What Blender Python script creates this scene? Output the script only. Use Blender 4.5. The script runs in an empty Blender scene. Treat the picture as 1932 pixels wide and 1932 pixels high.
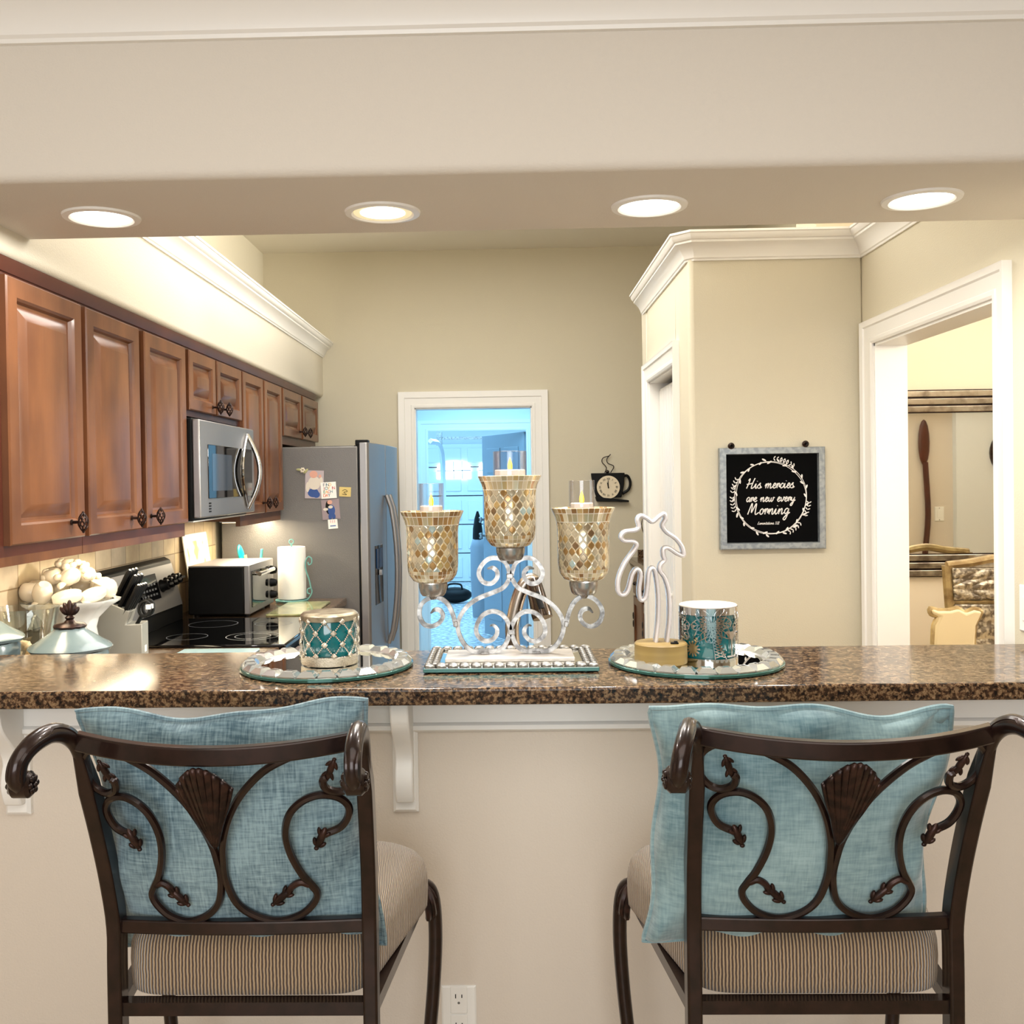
import bpy, math, random
from mathutils import Vector, Matrix
random.seed(7)
C = bpy.context.scene.collection
S = bpy.context.scene
PI = math.pi
sin, cos = math.sin, math.cos
R = math.radians

# ------------------------------------------------------------------ camera
FPX, EYE = 1860.0, 1.545
YAW, TILT, ROLL = 0.022, 0.012, 0.0145
SHX, SHY = 49.0/1932, -36.7/1932
_f = Vector((-sin(YAW)*cos(TILT), cos(YAW)*cos(TILT), -sin(TILT)))
_r0 = Vector((cos(YAW), sin(YAW), 0)); _u0 = _r0.cross(_f)
_r = _r0*cos(ROLL) - _u0*sin(ROLL); _u = _u0*cos(ROLL) + _r0*sin(ROLL)
cd = bpy.data.cameras.new('camera'); cam = bpy.data.objects.new('camera', cd); C.objects.link(cam)
m = Matrix((_r, _u, -_f)).transposed().to_4x4(); m.translation = (0, 0, EYE); cam.matrix_world = m
cd.sensor_width = 36; cd.lens = 36*FPX/1932; cd.shift_x = SHX; cd.shift_y = SHY
cd.clip_start = .05; cd.clip_end = 100
S.camera = cam

# ------------------------------------------------------------------ world, exposure, lights
S.view_settings.view_transform = 'Standard'; S.view_settings.look = 'None'
S.view_settings.gamma = 1; S.view_settings.use_curve_mapping = False
S.view_settings.exposure = 0.0
w = bpy.data.worlds.new('world'); S.world = w; w.use_nodes = True
w.node_tree.nodes['Background'].inputs[0].default_value = (.9, .95, 1, 1)
w.node_tree.nodes['Background'].inputs[1].default_value = .5

def area(name, loc, size, power, col=(1, .96, .9), aim=(0, 0, -1), size_y=None, shape=None, parent=None, spread=None):
    l = bpy.data.lights.new(name, 'AREA'); l.energy = power; l.color = col
    l.shape = shape or ('RECTANGLE' if size_y else 'SQUARE'); l.size = size
    if size_y: l.size_y = size_y
    if spread: l.spread = spread
    o = bpy.data.objects.new(name, l); C.objects.link(o); o.location = loc
    o.rotation_euler = Vector(aim).to_track_quat('-Z', 'Y').to_euler()
    if parent: o.parent = parent
    return o
area('living_room_fill', (-.4, -2.35, 1.6), 2.6, 82, (.96, .98, 1), (0, 1, .06), 1.7)  # unseen fill behind the camera, added to light the viewer's room
area('living_room_overhead_fill', (.2, .1, 2.56), 2.4, 32, (1, .96, .91), (0, 0, -1), 2.0)  # added overhead fill for the living room, no fixture in view
area('kitchen_overhead_fill', (-.25, 4.3, 3.05), 1.3, 58, (1, .98, .93), (0, 0, -1), 2.0)  # kitchen fill added out of view above, no fixture is built
area('dining_overhead_fill', (3.0, 4.0, 3.05), 1.6, 27, (1, .97, .92), (0, 0, -1), 1.6)  # unseen soft light added to fill the dining room
area('dining_high_window', (4.85, 3.4, 2.78), .45, 150, (1, .95, .84), (-1, 0.03, .02), 1.6, spread=R(70))
area('laundry_daylight', (-.2, 8.0, 2.45), 1.2, 40, (.28, .66, 1), (0, 0, -1), 1.2)
area('garage_daylight', (-.6, 12.0, 2.75), 2.5, 210, (.30, .66, 1), (0, 0, -1), 4.0)

# ------------------------------------------------------------------ pixel -> world
def ray(px, py):
    return _f + _r*((px-966+SHX*1932)/FPX) + _u*((966+SHY*1932-py)/FPX)
EYEV = Vector((0, 0, EYE))
def ay(px, py, Y): d = ray(px, py); return EYEV + d*(Y/d.y)
def ax(px, py, X): d = ray(px, py); return EYEV + d*(X/d.x)
def az(px, py, Z): d = ray(px, py); return EYEV + d*((Z-EYE)/d.z)

# ------------------------------------------------------------------ mesh helpers
def cat(pts, n=6, closed=False):
    P = [Vector(p) for p in pts]; out = []; L = len(P)
    rng = range(L) if closed else range(L-1)
    for i in rng:
        a = P[(i-1) % L] if closed or i else P[0]*2-P[1]
        b, c = P[i], P[(i+1) % L]
        d = P[(i+2) % L] if closed or i < L-2 else P[-1]*2-P[-2]
        for k in range(n):
            t = k/n
            out.append(.5*((2*b)+(c-a)*t+(2*a-5*b+4*c-d)*t*t+(3*b-a-3*c+d)*t**3))
    if not closed: out.append(P[-1])
    return out

class MB:
    def __init__(s): s.v = []; s.f = []; s.uv = []; s.mi = []; s.cur = 0
    def vert(s, p): s.v.append(tuple(p)); return len(s.v)-1
    def face(s, idx, uv=None): s.f.append(tuple(idx)); s.uv.append(uv); s.mi.append(s.cur)
    def box(s, x0, x1, y0, y1, z0, z1, M=None):
        b = len(s.v)
        for x in (x0, x1):
            for y in (y0, y1):
                for z in (z0, z1):
                    p = Vector((x, y, z)); s.v.append(tuple(M @ p if M else p))
        for q in ((0,1,3,2),(4,6,7,5),(0,4,5,1),(2,3,7,6),(0,2,6,4),(1,5,7,3)): s.face([b+i for i in q])
        return s
    def obox(s, c, sx, sy, sz, M=None):
        return s.box(c[0]-sx/2, c[0]+sx/2, c[1]-sy/2, c[1]+sy/2, c[2]-sz/2, c[2]+sz/2, M)
    def prism(s, poly, d0, d1, f):
        # poly: 2D pts, f(a,b,d)->3D
        n = len(poly); b = len(s.v)
        for d in (d0, d1):
            for (p, q) in poly: s.v.append(tuple(f(p, q, d)))
        for i in range(n):
            j = (i+1) % n; s.face((b+i, b+j, b+n+j, b+n+i))
        s.face([b+i for i in range(n)][::-1]); s.face([b+n+i for i in range(n)])
        return s
    def rings(s, rings, closed=True, cap=True, uvs=None):
        n = len(rings[0]); b = len(s.v)
        for r in rings:
            for p in r: s.v.append(tuple(p))
        m = n if closed else n-1
        for k in range(len(rings)-1):
            for i in range(m):
                j = (i+1) % n
                uv = None
                if uvs: uv = (uvs(k, i), uvs(k, i+1), uvs(k+1, i+1), uvs(k+1, i))
                s.face((b+k*n+i, b+k*n+j, b+(k+1)*n+j, b+(k+1)*n+i), uv)
        if cap and closed:
            s.face([b+i for i in range(n)][::-1]); e = b+(len(rings)-1)*n; s.face([e+i for i in range(n)])
        return s
    def tube(s, pts, r, n=8, closed=False, flat=None, up=None, sq=False):
        P = [Vector(p) for p in pts]; L = len(P); rs = r if isinstance(r, (list, tuple)) else [r]*L
        rings = []; N = None
        for i in range(L):
            if closed: t = P[(i+1) % L]-P[i-1]
            else: t = P[min(i+1, L-1)]-P[max(i-1, 0)]
            if t.length < 1e-9: t = Vector((0, 0, 1))
            t.normalize()
            if up is not None: N = Vector(up)
            elif N is None: N = Vector((0, 0, 1)) if abs(t.z) < .9 else Vector((1, 0, 0))
            N = N - t*N.dot(t)
            if N.length < 1e-6: N = t.orthogonal()
            N.normalize(); B = t.cross(N); ring = []
            for k in range(n):
                a = 2*PI*(k+(.5 if sq else 0))/n
                fl = flat or 1
                m = 1.0
                if sq: m = 1.414
                ring.append(P[i]+N*(cos(a)*rs[i]*fl*m)+B*(sin(a)*rs[i]*m))
            rings.append(ring)
        if closed: rings.append(rings[0])
        return s.rings(rings, cap=not closed)
    def lathe(s, prof, n=32, c=(0, 0, 0), M=None, uv=False, wob=None, ring=False):
        if ring: prof = list(prof)+[prof[0]]
        rings = []; c = Vector(c)
        for (r, z) in prof:
            ring = []
            for k in range(n):
                a = 2*PI*k/n; rr = max(r, 1e-5)
                if wob: rr *= wob(a, z)
                p = Vector((rr*cos(a), rr*sin(a), z)); p = (M @ p) if M else p
                ring.append(c+p)
            rings.append(ring)
        L = len(prof)
        f = (lambda k, i: (i/n, k/(L-1))) if uv else None
        if uv == 'z': f = lambda k, i: (i/n, prof[k][1])
        return s.rings(rings, cap=not ring, uvs=f)
    def ball(s, c, rx, ry=None, rz=None, n=12, m=8, M=None):
        ry = ry or rx; rz = rz or rx; rings = []; c = Vector(c)
        for j in range(m+1):
            t = PI*j/m
            ring = []
            for k in range(n):
                a = 2*PI*k/n; p = Vector((rx*max(sin(t), 1e-4)*cos(a), ry*max(sin(t), 1e-4)*sin(a), -rz*cos(t)))
                ring.append(c+((M @ p) if M else p))
            rings.append(ring)
        return s.rings(rings)
    def grid(s, fn, nu, nv, uv=False):
        b = len(s.v)
        for j in range(nv+1):
            for i in range(nu+1): s.v.append(tuple(fn(i/nu, j/nv)))
        for j in range(nv):
            for i in range(nu):
                a = b+j*(nu+1)+i
                u = ((i/nu, j/nv), ((i+1)/nu, j/nv), ((i+1)/nu, (j+1)/nv), (i/nu, (j+1)/nv)) if uv else None
                s.face((a, a+1, a+nu+2, a+nu+1), u)
        return s
    def build(s, name, mats, parent=None, smooth=40, bevel=0, seg=2, loc=None):
        me = bpy.data.meshes.new(name); me.from_pydata(s.v, [], s.f)
        if any(s.uv):
            l = me.uv_layers.new(name='UVMap'); k = 0
            for i, f in enumerate(s.f):
                for q in range(len(f)):
                    if s.uv[i]: l.data[k].uv = s.uv[i][q]
                    k += 1
        if not isinstance(mats, (list, tuple)): mats = [mats]
        for x in mats: me.materials.append(x)
        if len(mats) > 1: me.polygons.foreach_set('material_index', s.mi)
        import bmesh
        bm = bmesh.new(); bm.from_mesh(me)
        bmesh.ops.remove_doubles(bm, verts=bm.verts, dist=1e-6)
        bmesh.ops.recalc_face_normals(bm, faces=bm.faces); bm.to_mesh(me); bm.free()
        if smooth:
            me.polygons.foreach_set('use_smooth', [True]*len(me.polygons))
            me.set_sharp_from_angle(angle=R(smooth))
        me.update()
        o = bpy.data.objects.new(name, me); C.objects.link(o)
        if parent:
            o.parent = parent
            pm = Matrix.Translation(parent.location); q = parent
            if parent.get('_world'): pass
        if loc is not None: o.location = loc
        if bevel:
            b = o.modifiers.new('bevel', 'BEVEL'); b.width = bevel; b.segments = seg; b.limit_method = 'ANGLE'; b.angle_limit = R(35)
            b.harden_normals = False
        return o

def tag(o, label, cat_, group=None):
    o['label'] = label; o['category'] = cat_
    if group: o['group'] = group
    return o
def struct(mb, name, mat, **k):
    o = mb.build(name, mat, **k); o['kind'] = 'structure'; return o
def thing(name, label, cat_, loc=(0, 0, 0), group=None, rz=0):
    o = bpy.data.objects.new(name, None); C.objects.link(o); o.location = loc; o.rotation_euler = (0, 0, rz)
    o.empty_display_size = .05
    return tag(o, label, cat_, group)
class W:
    """build parts given in world coordinates under an un-rotated Empty"""
    pass
def part(mb, name, mat, parent, smooth=40, bevel=0, seg=2, world=True):
    o = mb.build(name, mat, parent, smooth, bevel, seg)
    if world:
        off = Vector((0, 0, 0)); q = parent
        while q: off += q.location; q = q.parent
        o.location = -off
    return o
def kids(o): return [c for c in C.objects if c.parent == o]
def dup(root, loc=None, label=None, rz=None):
    r = root.copy(); C.objects.link(r)
    if loc is not None: r.location = loc
    if rz is not None: r.rotation_euler = (0, 0, rz)
    if label: r['label'] = label
    def rec(a, b):
        for ch in kids(a):
            c = ch.copy(); C.objects.link(c); c.parent = b; rec(ch, c)
    rec(root, r)
    return r

# ------------------------------------------------------------------ materials
def lin(c):
    return tuple(((x/255)/12.92 if x/255 <= .04045 else ((x/255+.055)/1.055)**2.4) for x in c)
def nd(nt, t, **k):
    n = nt.nodes.new(t)
    for a, b in k.items():
        if hasattr(n, a): setattr(n, a, b)
    return n
def mat(name, col, rough=.5, metal=0, bump=None, noise=None, trans=0, coat=0, emit=None, estr=0, spec=.5, sheen=0, ior=1.45, alpha=1, sss=0):
    """bump=(scale,strength[,stretch])   noise=(scale,col2,lo,hi[,stretch])"""
    M = bpy.data.materials.new(name); M.use_nodes = True; nt = M.node_tree; b = nt.nodes['Principled BSDF']
    I = b.inputs
    I['Base Color'].default_value = (*lin(col), 1); I['Roughness'].default_value = rough; I['Metallic'].default_value = metal
    I['Transmission Weight'].default_value = trans; I['Coat Weight'].default_value = coat; I['Coat Roughness'].default_value = .08
    I['Specular IOR Level'].default_value = spec; I['Sheen Weight'].default_value = sheen; I['IOR'].default_value = ior
    I['Alpha'].default_value = alpha
    if sss: I['Subsurface Weight'].default_value = sss; I['Subsurface Radius'].default_value = (.01, .01, .01)
    if emit: I['Emission Color'].default_value = (*lin(emit), 1); I['Emission Strength'].default_value = estr
    tc = None
    if bump or noise: tc = nd(nt, 'ShaderNodeTexCoord')
    def tex(scale, st):
        mp = nd(nt, 'ShaderNodeMapping'); nt.links.new(tc.outputs['Object'], mp.inputs[0])
        mp.inputs['Scale'].default_value = st or (1, 1, 1)
        n = nd(nt, 'ShaderNodeTexNoise'); n.inputs['Scale'].default_value = scale; n.inputs['Detail'].default_value = 5
        nt.links.new(mp.outputs[0], n.inputs['Vector']); return n
    if noise:
        n = tex(noise[0], noise[4] if len(noise) > 4 else None)
        r = nd(nt, 'ShaderNodeValToRGB'); e = r.color_ramp.elements
        e[0].position = noise[2]; e[0].color = (*lin(col), 1); e[1].position = noise[3]; e[1].color = (*lin(noise[1]), 1)
        nt.links.new(n.outputs['Fac'], r.inputs[0]); nt.links.new(r.outputs[0], I['Base Color'])
    if bump:
        n = tex(bump[0], bump[2] if len(bump) > 2 else None)
        k = nd(nt, 'ShaderNodeBump'); k.inputs['Strength'].default_value = bump[1]; k.inputs['Distance'].default_value = .004
        nt.links.new(n.outputs['Fac'], k.inputs['Height']); nt.links.new(k.outputs[0], I['Normal'])
    return M

wall_paint = mat('wall_paint', (218, 207, 193), .75, bump=(220, .22))
kitchen_paint = mat('kitchen_paint', (211, 203, 181), .75, bump=(200, .25))
beam_paint = mat('beam_paint', (218, 211, 200), .75, bump=(220, .2))
cream_paint = mat('cream_paint', (240, 226, 204), .75)
ceil_paint = mat('ceiling_paint', (236, 230, 216), .85)
trim_white = mat('trim_white', (242, 240, 235), .35)
laundry_paint = mat('laundry_paint', (225, 228, 230), .7)
floor_mat = mat('floor_tile', (190, 170, 140), .35, noise=(3, (160, 138, 110), .35, .65))
garage_floor = mat('speckled_floor', (150, 150, 152), .25, noise=(22, (225, 228, 230), .40, .62))
wood = mat('cherry_wood', (122, 77, 46), .32, noise=(3.2, (77, 43, 27), .30, .74, (1, 2.2, .9)), bump=(14, .04, (1, 6, .4)), coat=.12)
wood_dark = mat('cherry_wood_dark', (84, 40, 26), .35, noise=(5, (62, 28, 18), .3, .7))
bronze = mat('oil_rubbed_bronze', (42, 26, 22), .28, .5, coat=.35, noise=(30, (27, 16, 13), .4, .7))
bronze_light = mat('aged_bronze', (58, 38, 32), .34, .55, noise=(60, (34, 22, 19), .4, .6))
steel = mat('brushed_steel', (158, 156, 156), .44, .85, bump=(60, .03, (1, 1, 30)))
steel_side = mat('steel_grey_panel', (118, 115, 112), .42, .45, bump=(240, .25))
chrome = mat('chrome', (215, 215, 215), .08, 1)
nickel = mat('brushed_nickel', (186, 174, 162), .26, 1)
black_gloss = mat('black_gloss', (6, 6, 7), .07, coat=.4)
black_satin = mat('black_satin', (9, 9, 9), .5, spec=.25)
black_glass = mat('black_glass', (5, 5, 6), .03, spec=.6)
white_paper = mat('white_paper', (240, 238, 232), .8, bump=(90, .15))
white_plastic = mat('white_plastic', (240, 238, 232), .3)
ceramic = mat('cream_ceramic', (214, 201, 180), .14, coat=.5)
ceramic_white = mat('white_ceramic', (206, 208, 206), .1, coat=.6)
blue_ceramic = mat('blue_grey_ceramic', (96, 112, 116), .22, coat=.25, noise=(9, (118, 130, 130), .35, .7))
silver_leaf = mat('brushed_silver_leaf', (128, 126, 124), .36, .9, noise=(60, (196, 194, 190), .38, .66), bump=(120, .12))
pewter = mat('pewter', (192, 189, 185), .26, .9, noise=(40, (150, 146, 142), .35, .65))
teal_glass = mat('teal_glass', (0, 104, 110), .06, coat=.8, spec=.7)
mirror_m = mat('mirror_glass', (222, 222, 214), .015, 1)
glass_edge = mat('green_glass_edge', (70, 120, 112), .06, .3, trans=.3)
crystal = mat('crystal', (206, 210, 208), .05, .7, coat=1, spec=.9)
teal_plastic = mat('teal_silicone', (0, 186, 190), .35)
aqua_plastic = mat('aqua_silicone', (90, 214, 210), .35)
wax = mat('ivory_wax', (244, 232, 220), .5, sss=.3)
flame = mat('led_flame', (255, 205, 20), .4, emit=(255, 190, 10), estr=1.4)
gold_wood = mat('golden_wood', (166, 140, 84), .45, noise=(8, (142, 116, 66), .35, .7, (.3, .3, 6)))
galv = mat('galvanised_metal', (168, 174, 178), .42, .6, noise=(60, (140, 148, 154), .4, .6))
gold_trim = mat('champagne_silver', (176, 164, 140), .35, .6, noise=(25, (120, 104, 84), .4, .6))
sign_white = mat('sign_white', (238, 234, 230), .6)
sign_black = mat('sign_black', (6, 6, 7), .8, spec=.08)
grey_plastic = mat('grey_block', (140, 138, 130), .4)
door_blue = mat('darkened_door_paint', (150, 160, 170), .4)  # leaf tone darkened in the colour, because less light reaches it
lens_m = mat('light_lens', (255, 255, 255), .5, emit=(255, 248, 236), estr=6)
can_warm = mat('light_baffle', (250, 240, 205), .5, emit=(255, 240, 190), estr=.5)
glow_strip = mat('under_cabinet_lens', (255, 244, 220), .5, emit=(255, 226, 170), estr=2.6)
window_glow = mat('daylight_pane', (255, 255, 255), .5, emit=(225, 240, 255), estr=3.5)
neon_m = mat('neon_silicone', (222, 217, 217), .22, sss=.2, coat=.4)

def glass(name, tint=(1, 1, 1), a=.12, rough=.02):
    M = bpy.data.materials.new(name); M.use_nodes = True; nt = M.node_tree; nt.nodes.remove(nt.nodes['Principled BSDF'])
    t = nd(nt, 'ShaderNodeBsdfTransparent'); t.inputs[0].default_value = (*tint, 1)
    g = nd(nt, 'ShaderNodeBsdfGlossy'); g.inputs['Roughness'].default_value = rough
    l = nd(nt, 'ShaderNodeLayerWeight'); l.inputs[0].default_value = .35
    mm = nd(nt, 'ShaderNodeMath', operation='MULTIPLY_ADD'); mm.inputs[1].default_value = .40; mm.inputs[2].default_value = a
    nt.links.new(l.outputs['Fresnel'], mm.inputs[0])
    x = nd(nt, 'ShaderNodeMixShader'); nt.links.new(mm.outputs[0], x.inputs[0]); nt.links.new(t.outputs[0], x.inputs[1]); nt.links.new(g.outputs[0], x.inputs[2])
    nt.links.new(x.outputs[0], nt.nodes['Material Output'].inputs[0]); return M
clear_glass = glass('clear_glass', (.97, .97, .98), .015)
bowl_glass = glass('bowl_glass', (.96, .97, .95), .09)

def ramp(nt, els, const=False):
    r = nd(nt, 'ShaderNodeValToRGB')
    if const: r.color_ramp.interpolation = 'CONSTANT'
    e = r.color_ramp.elements
    while len(e) < len(els): e.new(.5)
    for i, (p, c) in enumerate(els): e[i].position = p; e[i].color = (*lin(c), 1)
    return r
def granite():
    M = mat('brown_granite', (110, 85, 62), .14, coat=.1, spec=.5); nt = M.node_tree; b = nt.nodes['Principled BSDF']
    tc = nd(nt, 'ShaderNodeTexCoord')
    n1 = nd(nt, 'ShaderNodeTexNoise'); n1.inputs['Scale'].default_value = 105; n1.inputs['Detail'].default_value = 4; n1.inputs['Roughness'].default_value = .65
    nt.links.new(tc.outputs['Object'], n1.inputs['Vector'])
    r1 = ramp(nt, [(.42, (16, 12, 11)), (.475, (58, 40, 30)), (.53, (112, 84, 60)), (.61, (164, 136, 102)), (.68, (116, 88, 64))])
    nt.links.new(n1.outputs['Fac'], r1.inputs[0])
    n2 = nd(nt, 'ShaderNodeTexVoronoi'); n2.inputs['Scale'].default_value = 140; nt.links.new(tc.outputs['Object'], n2.inputs['Vector'])
    r2 = ramp(nt, [(0, (26, 19, 16)), (.4, (92, 68, 50)), (.85, (170, 144, 112))], True)
    nt.links.new(n2.outputs['Color'], r2.inputs[0])
    mx = nd(nt, 'ShaderNodeMixRGB'); mx.inputs[0].default_value = .28
    nt.links.new(r1.outputs[0], mx.inputs[1]); nt.links.new(r2.outputs[0], mx.inputs[2]); nt.links.new(mx.outputs[0], b.inputs['Base Color'])
    return M
granite_m = granite()

def tiles():
    M = mat('stone_backsplash', (205, 186, 150), .5); nt = M.node_tree; b = nt.nodes['Principled BSDF']
    tc = nd(nt, 'ShaderNodeTexCoord'); sx = nd(nt, 'ShaderNodeSeparateXYZ'); cb = nd(nt, 'ShaderNodeCombineXYZ')
    nt.links.new(tc.outputs['Object'], sx.inputs[0]); nt.links.new(sx.outputs[1], cb.inputs[0]); nt.links.new(sx.outputs[2], cb.inputs[1])
    k = nd(nt, 'ShaderNodeTexBrick'); k.offset = 0; k.inputs['Scale'].default_value = 1; k.inputs['Brick Width'].default_value = .152; k.inputs['Row Height'].default_value = .152
    k.inputs['Mortar Size'].default_value = .0025; k.inputs['Color1'].default_value = (*lin((206, 184, 146)), 1); k.inputs['Color2'].default_value = (*lin((176, 160, 138)), 1)
    k.inputs['Mortar'].default_value = (*lin((132, 112, 86)), 1); nt.links.new(cb.outputs[0], k.inputs['Vector'])
    n = nd(nt, 'ShaderNodeTexNoise'); n.inputs['Scale'].default_value = 14; n.inputs['Detail'].default_value = 6; nt.links.new(tc.outputs['Object'], n.inputs['Vector'])
    mx = nd(nt, 'ShaderNodeMixRGB', blend_type='OVERLAY'); mx.inputs[0].default_value = .35
    nt.links.new(k.outputs['Color'], mx.inputs[1]); nt.links.new(n.outputs['Fac'], mx.inputs[2]); nt.links.new(mx.outputs[0], b.inputs['Base Color'])
    return M
tile_m = tiles()

def mosaic(seed):
    M = mat('mosaic_glass', (190, 165, 120), .16, .35, coat=.6); nt = M.node_tree; b = nt.nodes['Principled BSDF']
    uv = nd(nt, 'ShaderNodeUVMap'); sx = nd(nt, 'ShaderNodeSeparateXYZ'); nt.links.new(uv.outputs[0], sx.inputs[0])
    def mth(op, a, b_=None):
        n = nd(nt, 'ShaderNodeMath', operation=op)
        for i, q in enumerate((a, b_)):
            if q is None: continue
            if isinstance(q, (int, float)): n.inputs[i].default_value = q
            else: nt.links.new(q, n.inputs[i])
        return n.outputs[0]
    U = mth('MULTIPLY', sx.outputs[0], 21); V = mth('MULTIPLY', sx.outputs[1], 1/.030)
    # ogee wobble
    wv = mth('MULTIPLY', mth('SINE', mth('MULTIPLY', V, 2*PI)), 0.0)
    A = mth('ADD', mth('ADD', U, V), wv); B = mth('SUBTRACT', U, V)
    A = mth('ADD', A, mth('MULTIPLY', mth('SINE', mth('MULTIPLY', mth('SUBTRACT', U, V), 2*PI)), .05))
    B = mth('ADD', B, mth('MULTIPLY', mth('SINE', mth('MULTIPLY', mth('ADD', U, V), 2*PI)), .05))
    fa, fb = mth('FLOOR', A), mth('FLOOR', B)
    cb = nd(nt, 'ShaderNodeCombineXYZ'); nt.links.new(mth('MODULO', fa, 21), cb.inputs[0]); nt.links.new(fb, cb.inputs[1]); cb.inputs[2].default_value = seed
    wn = nd(nt, 'ShaderNodeTexWhiteNoise'); nt.links.new(cb.outputs[0], wn.inputs['Vector'])
    rp = ramp(nt, [(0, (172, 136, 84)), (.14, (204, 174, 116)), (.30, (190, 182, 158)), (.5, (218, 206, 178)), (.66, (166, 150, 122)), (.80, (140, 112, 80)), (.87, (238, 224, 186)), (.95, (192, 214, 212))], True)
    nt.links.new(wn.outputs['Value'], rp.inputs[0])
    def edge(x):
        f = mth('FRACT', x); return mth('MINIMUM', f, mth('SUBTRACT', 1.0, f))
    e = mth('MINIMUM', edge(A), edge(B)); g = mth('LESS_THAN', e, .075)
    n = nd(nt, 'ShaderNodeTexNoise'); n.inputs['Scale'].default_value = 90
    mx0 = nd(nt, 'ShaderNodeMixRGB', blend_type='OVERLAY'); mx0.inputs[0].default_value = .35
    nt.links.new(rp.outputs[0], mx0.inputs[1]); nt.links.new(n.outputs['Fac'], mx0.inputs[2])
    mx = nd(nt, 'ShaderNodeMixRGB'); nt.links.new(g, mx.inputs[0]); nt.links.new(mx0.outputs[0], mx.inputs[1]); mx.inputs[2].default_value = (*lin((190, 176, 148)), 1)
    nt.links.new(mx.outputs[0], b.inputs['Base Color'])
    met = mth('MULTIPLY', mth('SUBTRACT', 1.0, g), .6); nt.links.new(met, b.inputs['Metallic'])
    k = nd(nt, 'ShaderNodeBump'); k.inputs['Strength'].default_value = .5; k.inputs['Distance'].default_value = .002
    nt.links.new(mth('MINIMUM', mth('MULTIPLY', e, 6), 1.0), k.inputs['Height']); nt.links.new(k.outputs[0], b.inputs['Normal'])
    return M
def mosaic_band(seed):
    M = mat('mosaic_band', (190, 165, 120), .16, .35, coat=.6); nt = M.node_tree; b = nt.nodes['Principled BSDF']
    uv = nd(nt, 'ShaderNodeUVMap'); sc = nd(nt, 'ShaderNodeVectorMath', operation='MULTIPLY'); sc.inputs[1].default_value = (34, 4.0, 1)
    nt.links.new(uv.outputs[0], sc.inputs[0])
    fl = nd(nt, 'ShaderNodeVectorMath', operation='FLOOR'); nt.links.new(sc.outputs[0], fl.inputs[0])
    ad = nd(nt, 'ShaderNodeVectorMath', operation='ADD'); ad.inputs[1].default_value = (seed*3.7, seed, seed); nt.links.new(fl.outputs[0], ad.inputs[0])
    wn = nd(nt, 'ShaderNodeTexWhiteNoise'); nt.links.new(ad.outputs[0], wn.inputs['Vector'])
    rp = ramp(nt, [(0, (176, 140, 90)), (.2, (208, 192, 156)), (.45, (188, 176, 140)), (.62, (228, 216, 186)), (.78, (150, 116, 76)), (.9, (204, 178, 124))], True); nt.links.new(wn.outputs['Value'], rp.inputs[0])
    fr = nd(nt, 'ShaderNodeVectorMath', operation='FRACTION'); nt.links.new(sc.outputs[0], fr.inputs[0]); sx = nd(nt, 'ShaderNodeSeparateXYZ'); nt.links.new(fr.outputs[0], sx.inputs[0])
    g = []
    for i, t in ((0, .12), (1, .10)):
        l = nd(nt, 'ShaderNodeMath', operation='LESS_THAN'); l.inputs[1].default_value = t; nt.links.new(sx.outputs[i], l.inputs[0]); g.append(l)
    mx_ = nd(nt, 'ShaderNodeMath', operation='MAXIMUM'); nt.links.new(g[0].outputs[0], mx_.inputs[0]); nt.links.new(g[1].outputs[0], mx_.inputs[1])
    mx = nd(nt, 'ShaderNodeMixRGB'); nt.links.new(mx_.outputs[0], mx.inputs[0]); nt.links.new(rp.outputs[0], mx.inputs[1]); mx.inputs[2].default_value = (*lin((242, 236, 220)), 1)
    nt.links.new(mx.outputs[0], b.inputs['Base Color']); return M

def ribbed():
    M = mat('ribbed_chenille', (176, 148, 112), .85, sheen=.4); nt = M.node_tree; b = nt.nodes['Principled BSDF']
    uv = nd(nt, 'ShaderNodeUVMap'); w_ = nd(nt, 'ShaderNodeTexWave'); w_.wave_type = 'BANDS'; w_.bands_direction = 'X'
    w_.inputs['Scale'].default_value = 52; w_.inputs['Distortion'].default_value = 1.2; w_.inputs['Detail'].default_value = 2; w_.inputs['Detail Scale'].default_value = 1.2
    nt.links.new(uv.outputs[0], w_.inputs['Vector'])
    r = ramp(nt, [(.12, (64, 46, 33)), (.5, (130, 105, 78)), (.9, (182, 156, 122))]); nt.links.new(w_.outputs['Fac'], r.inputs[0]); nt.links.new(r.outputs[0], b.inputs['Base Color'])
    k = nd(nt, 'ShaderNodeBump'); k.inputs['Strength'].default_value = .8; k.inputs['Distance'].default_value = .004
    nt.links.new(w_.outputs['Fac'], k.inputs['Height']); nt.links.new(k.outputs[0], b.inputs['Normal'])
    return M
rib_m = ribbed()

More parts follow.
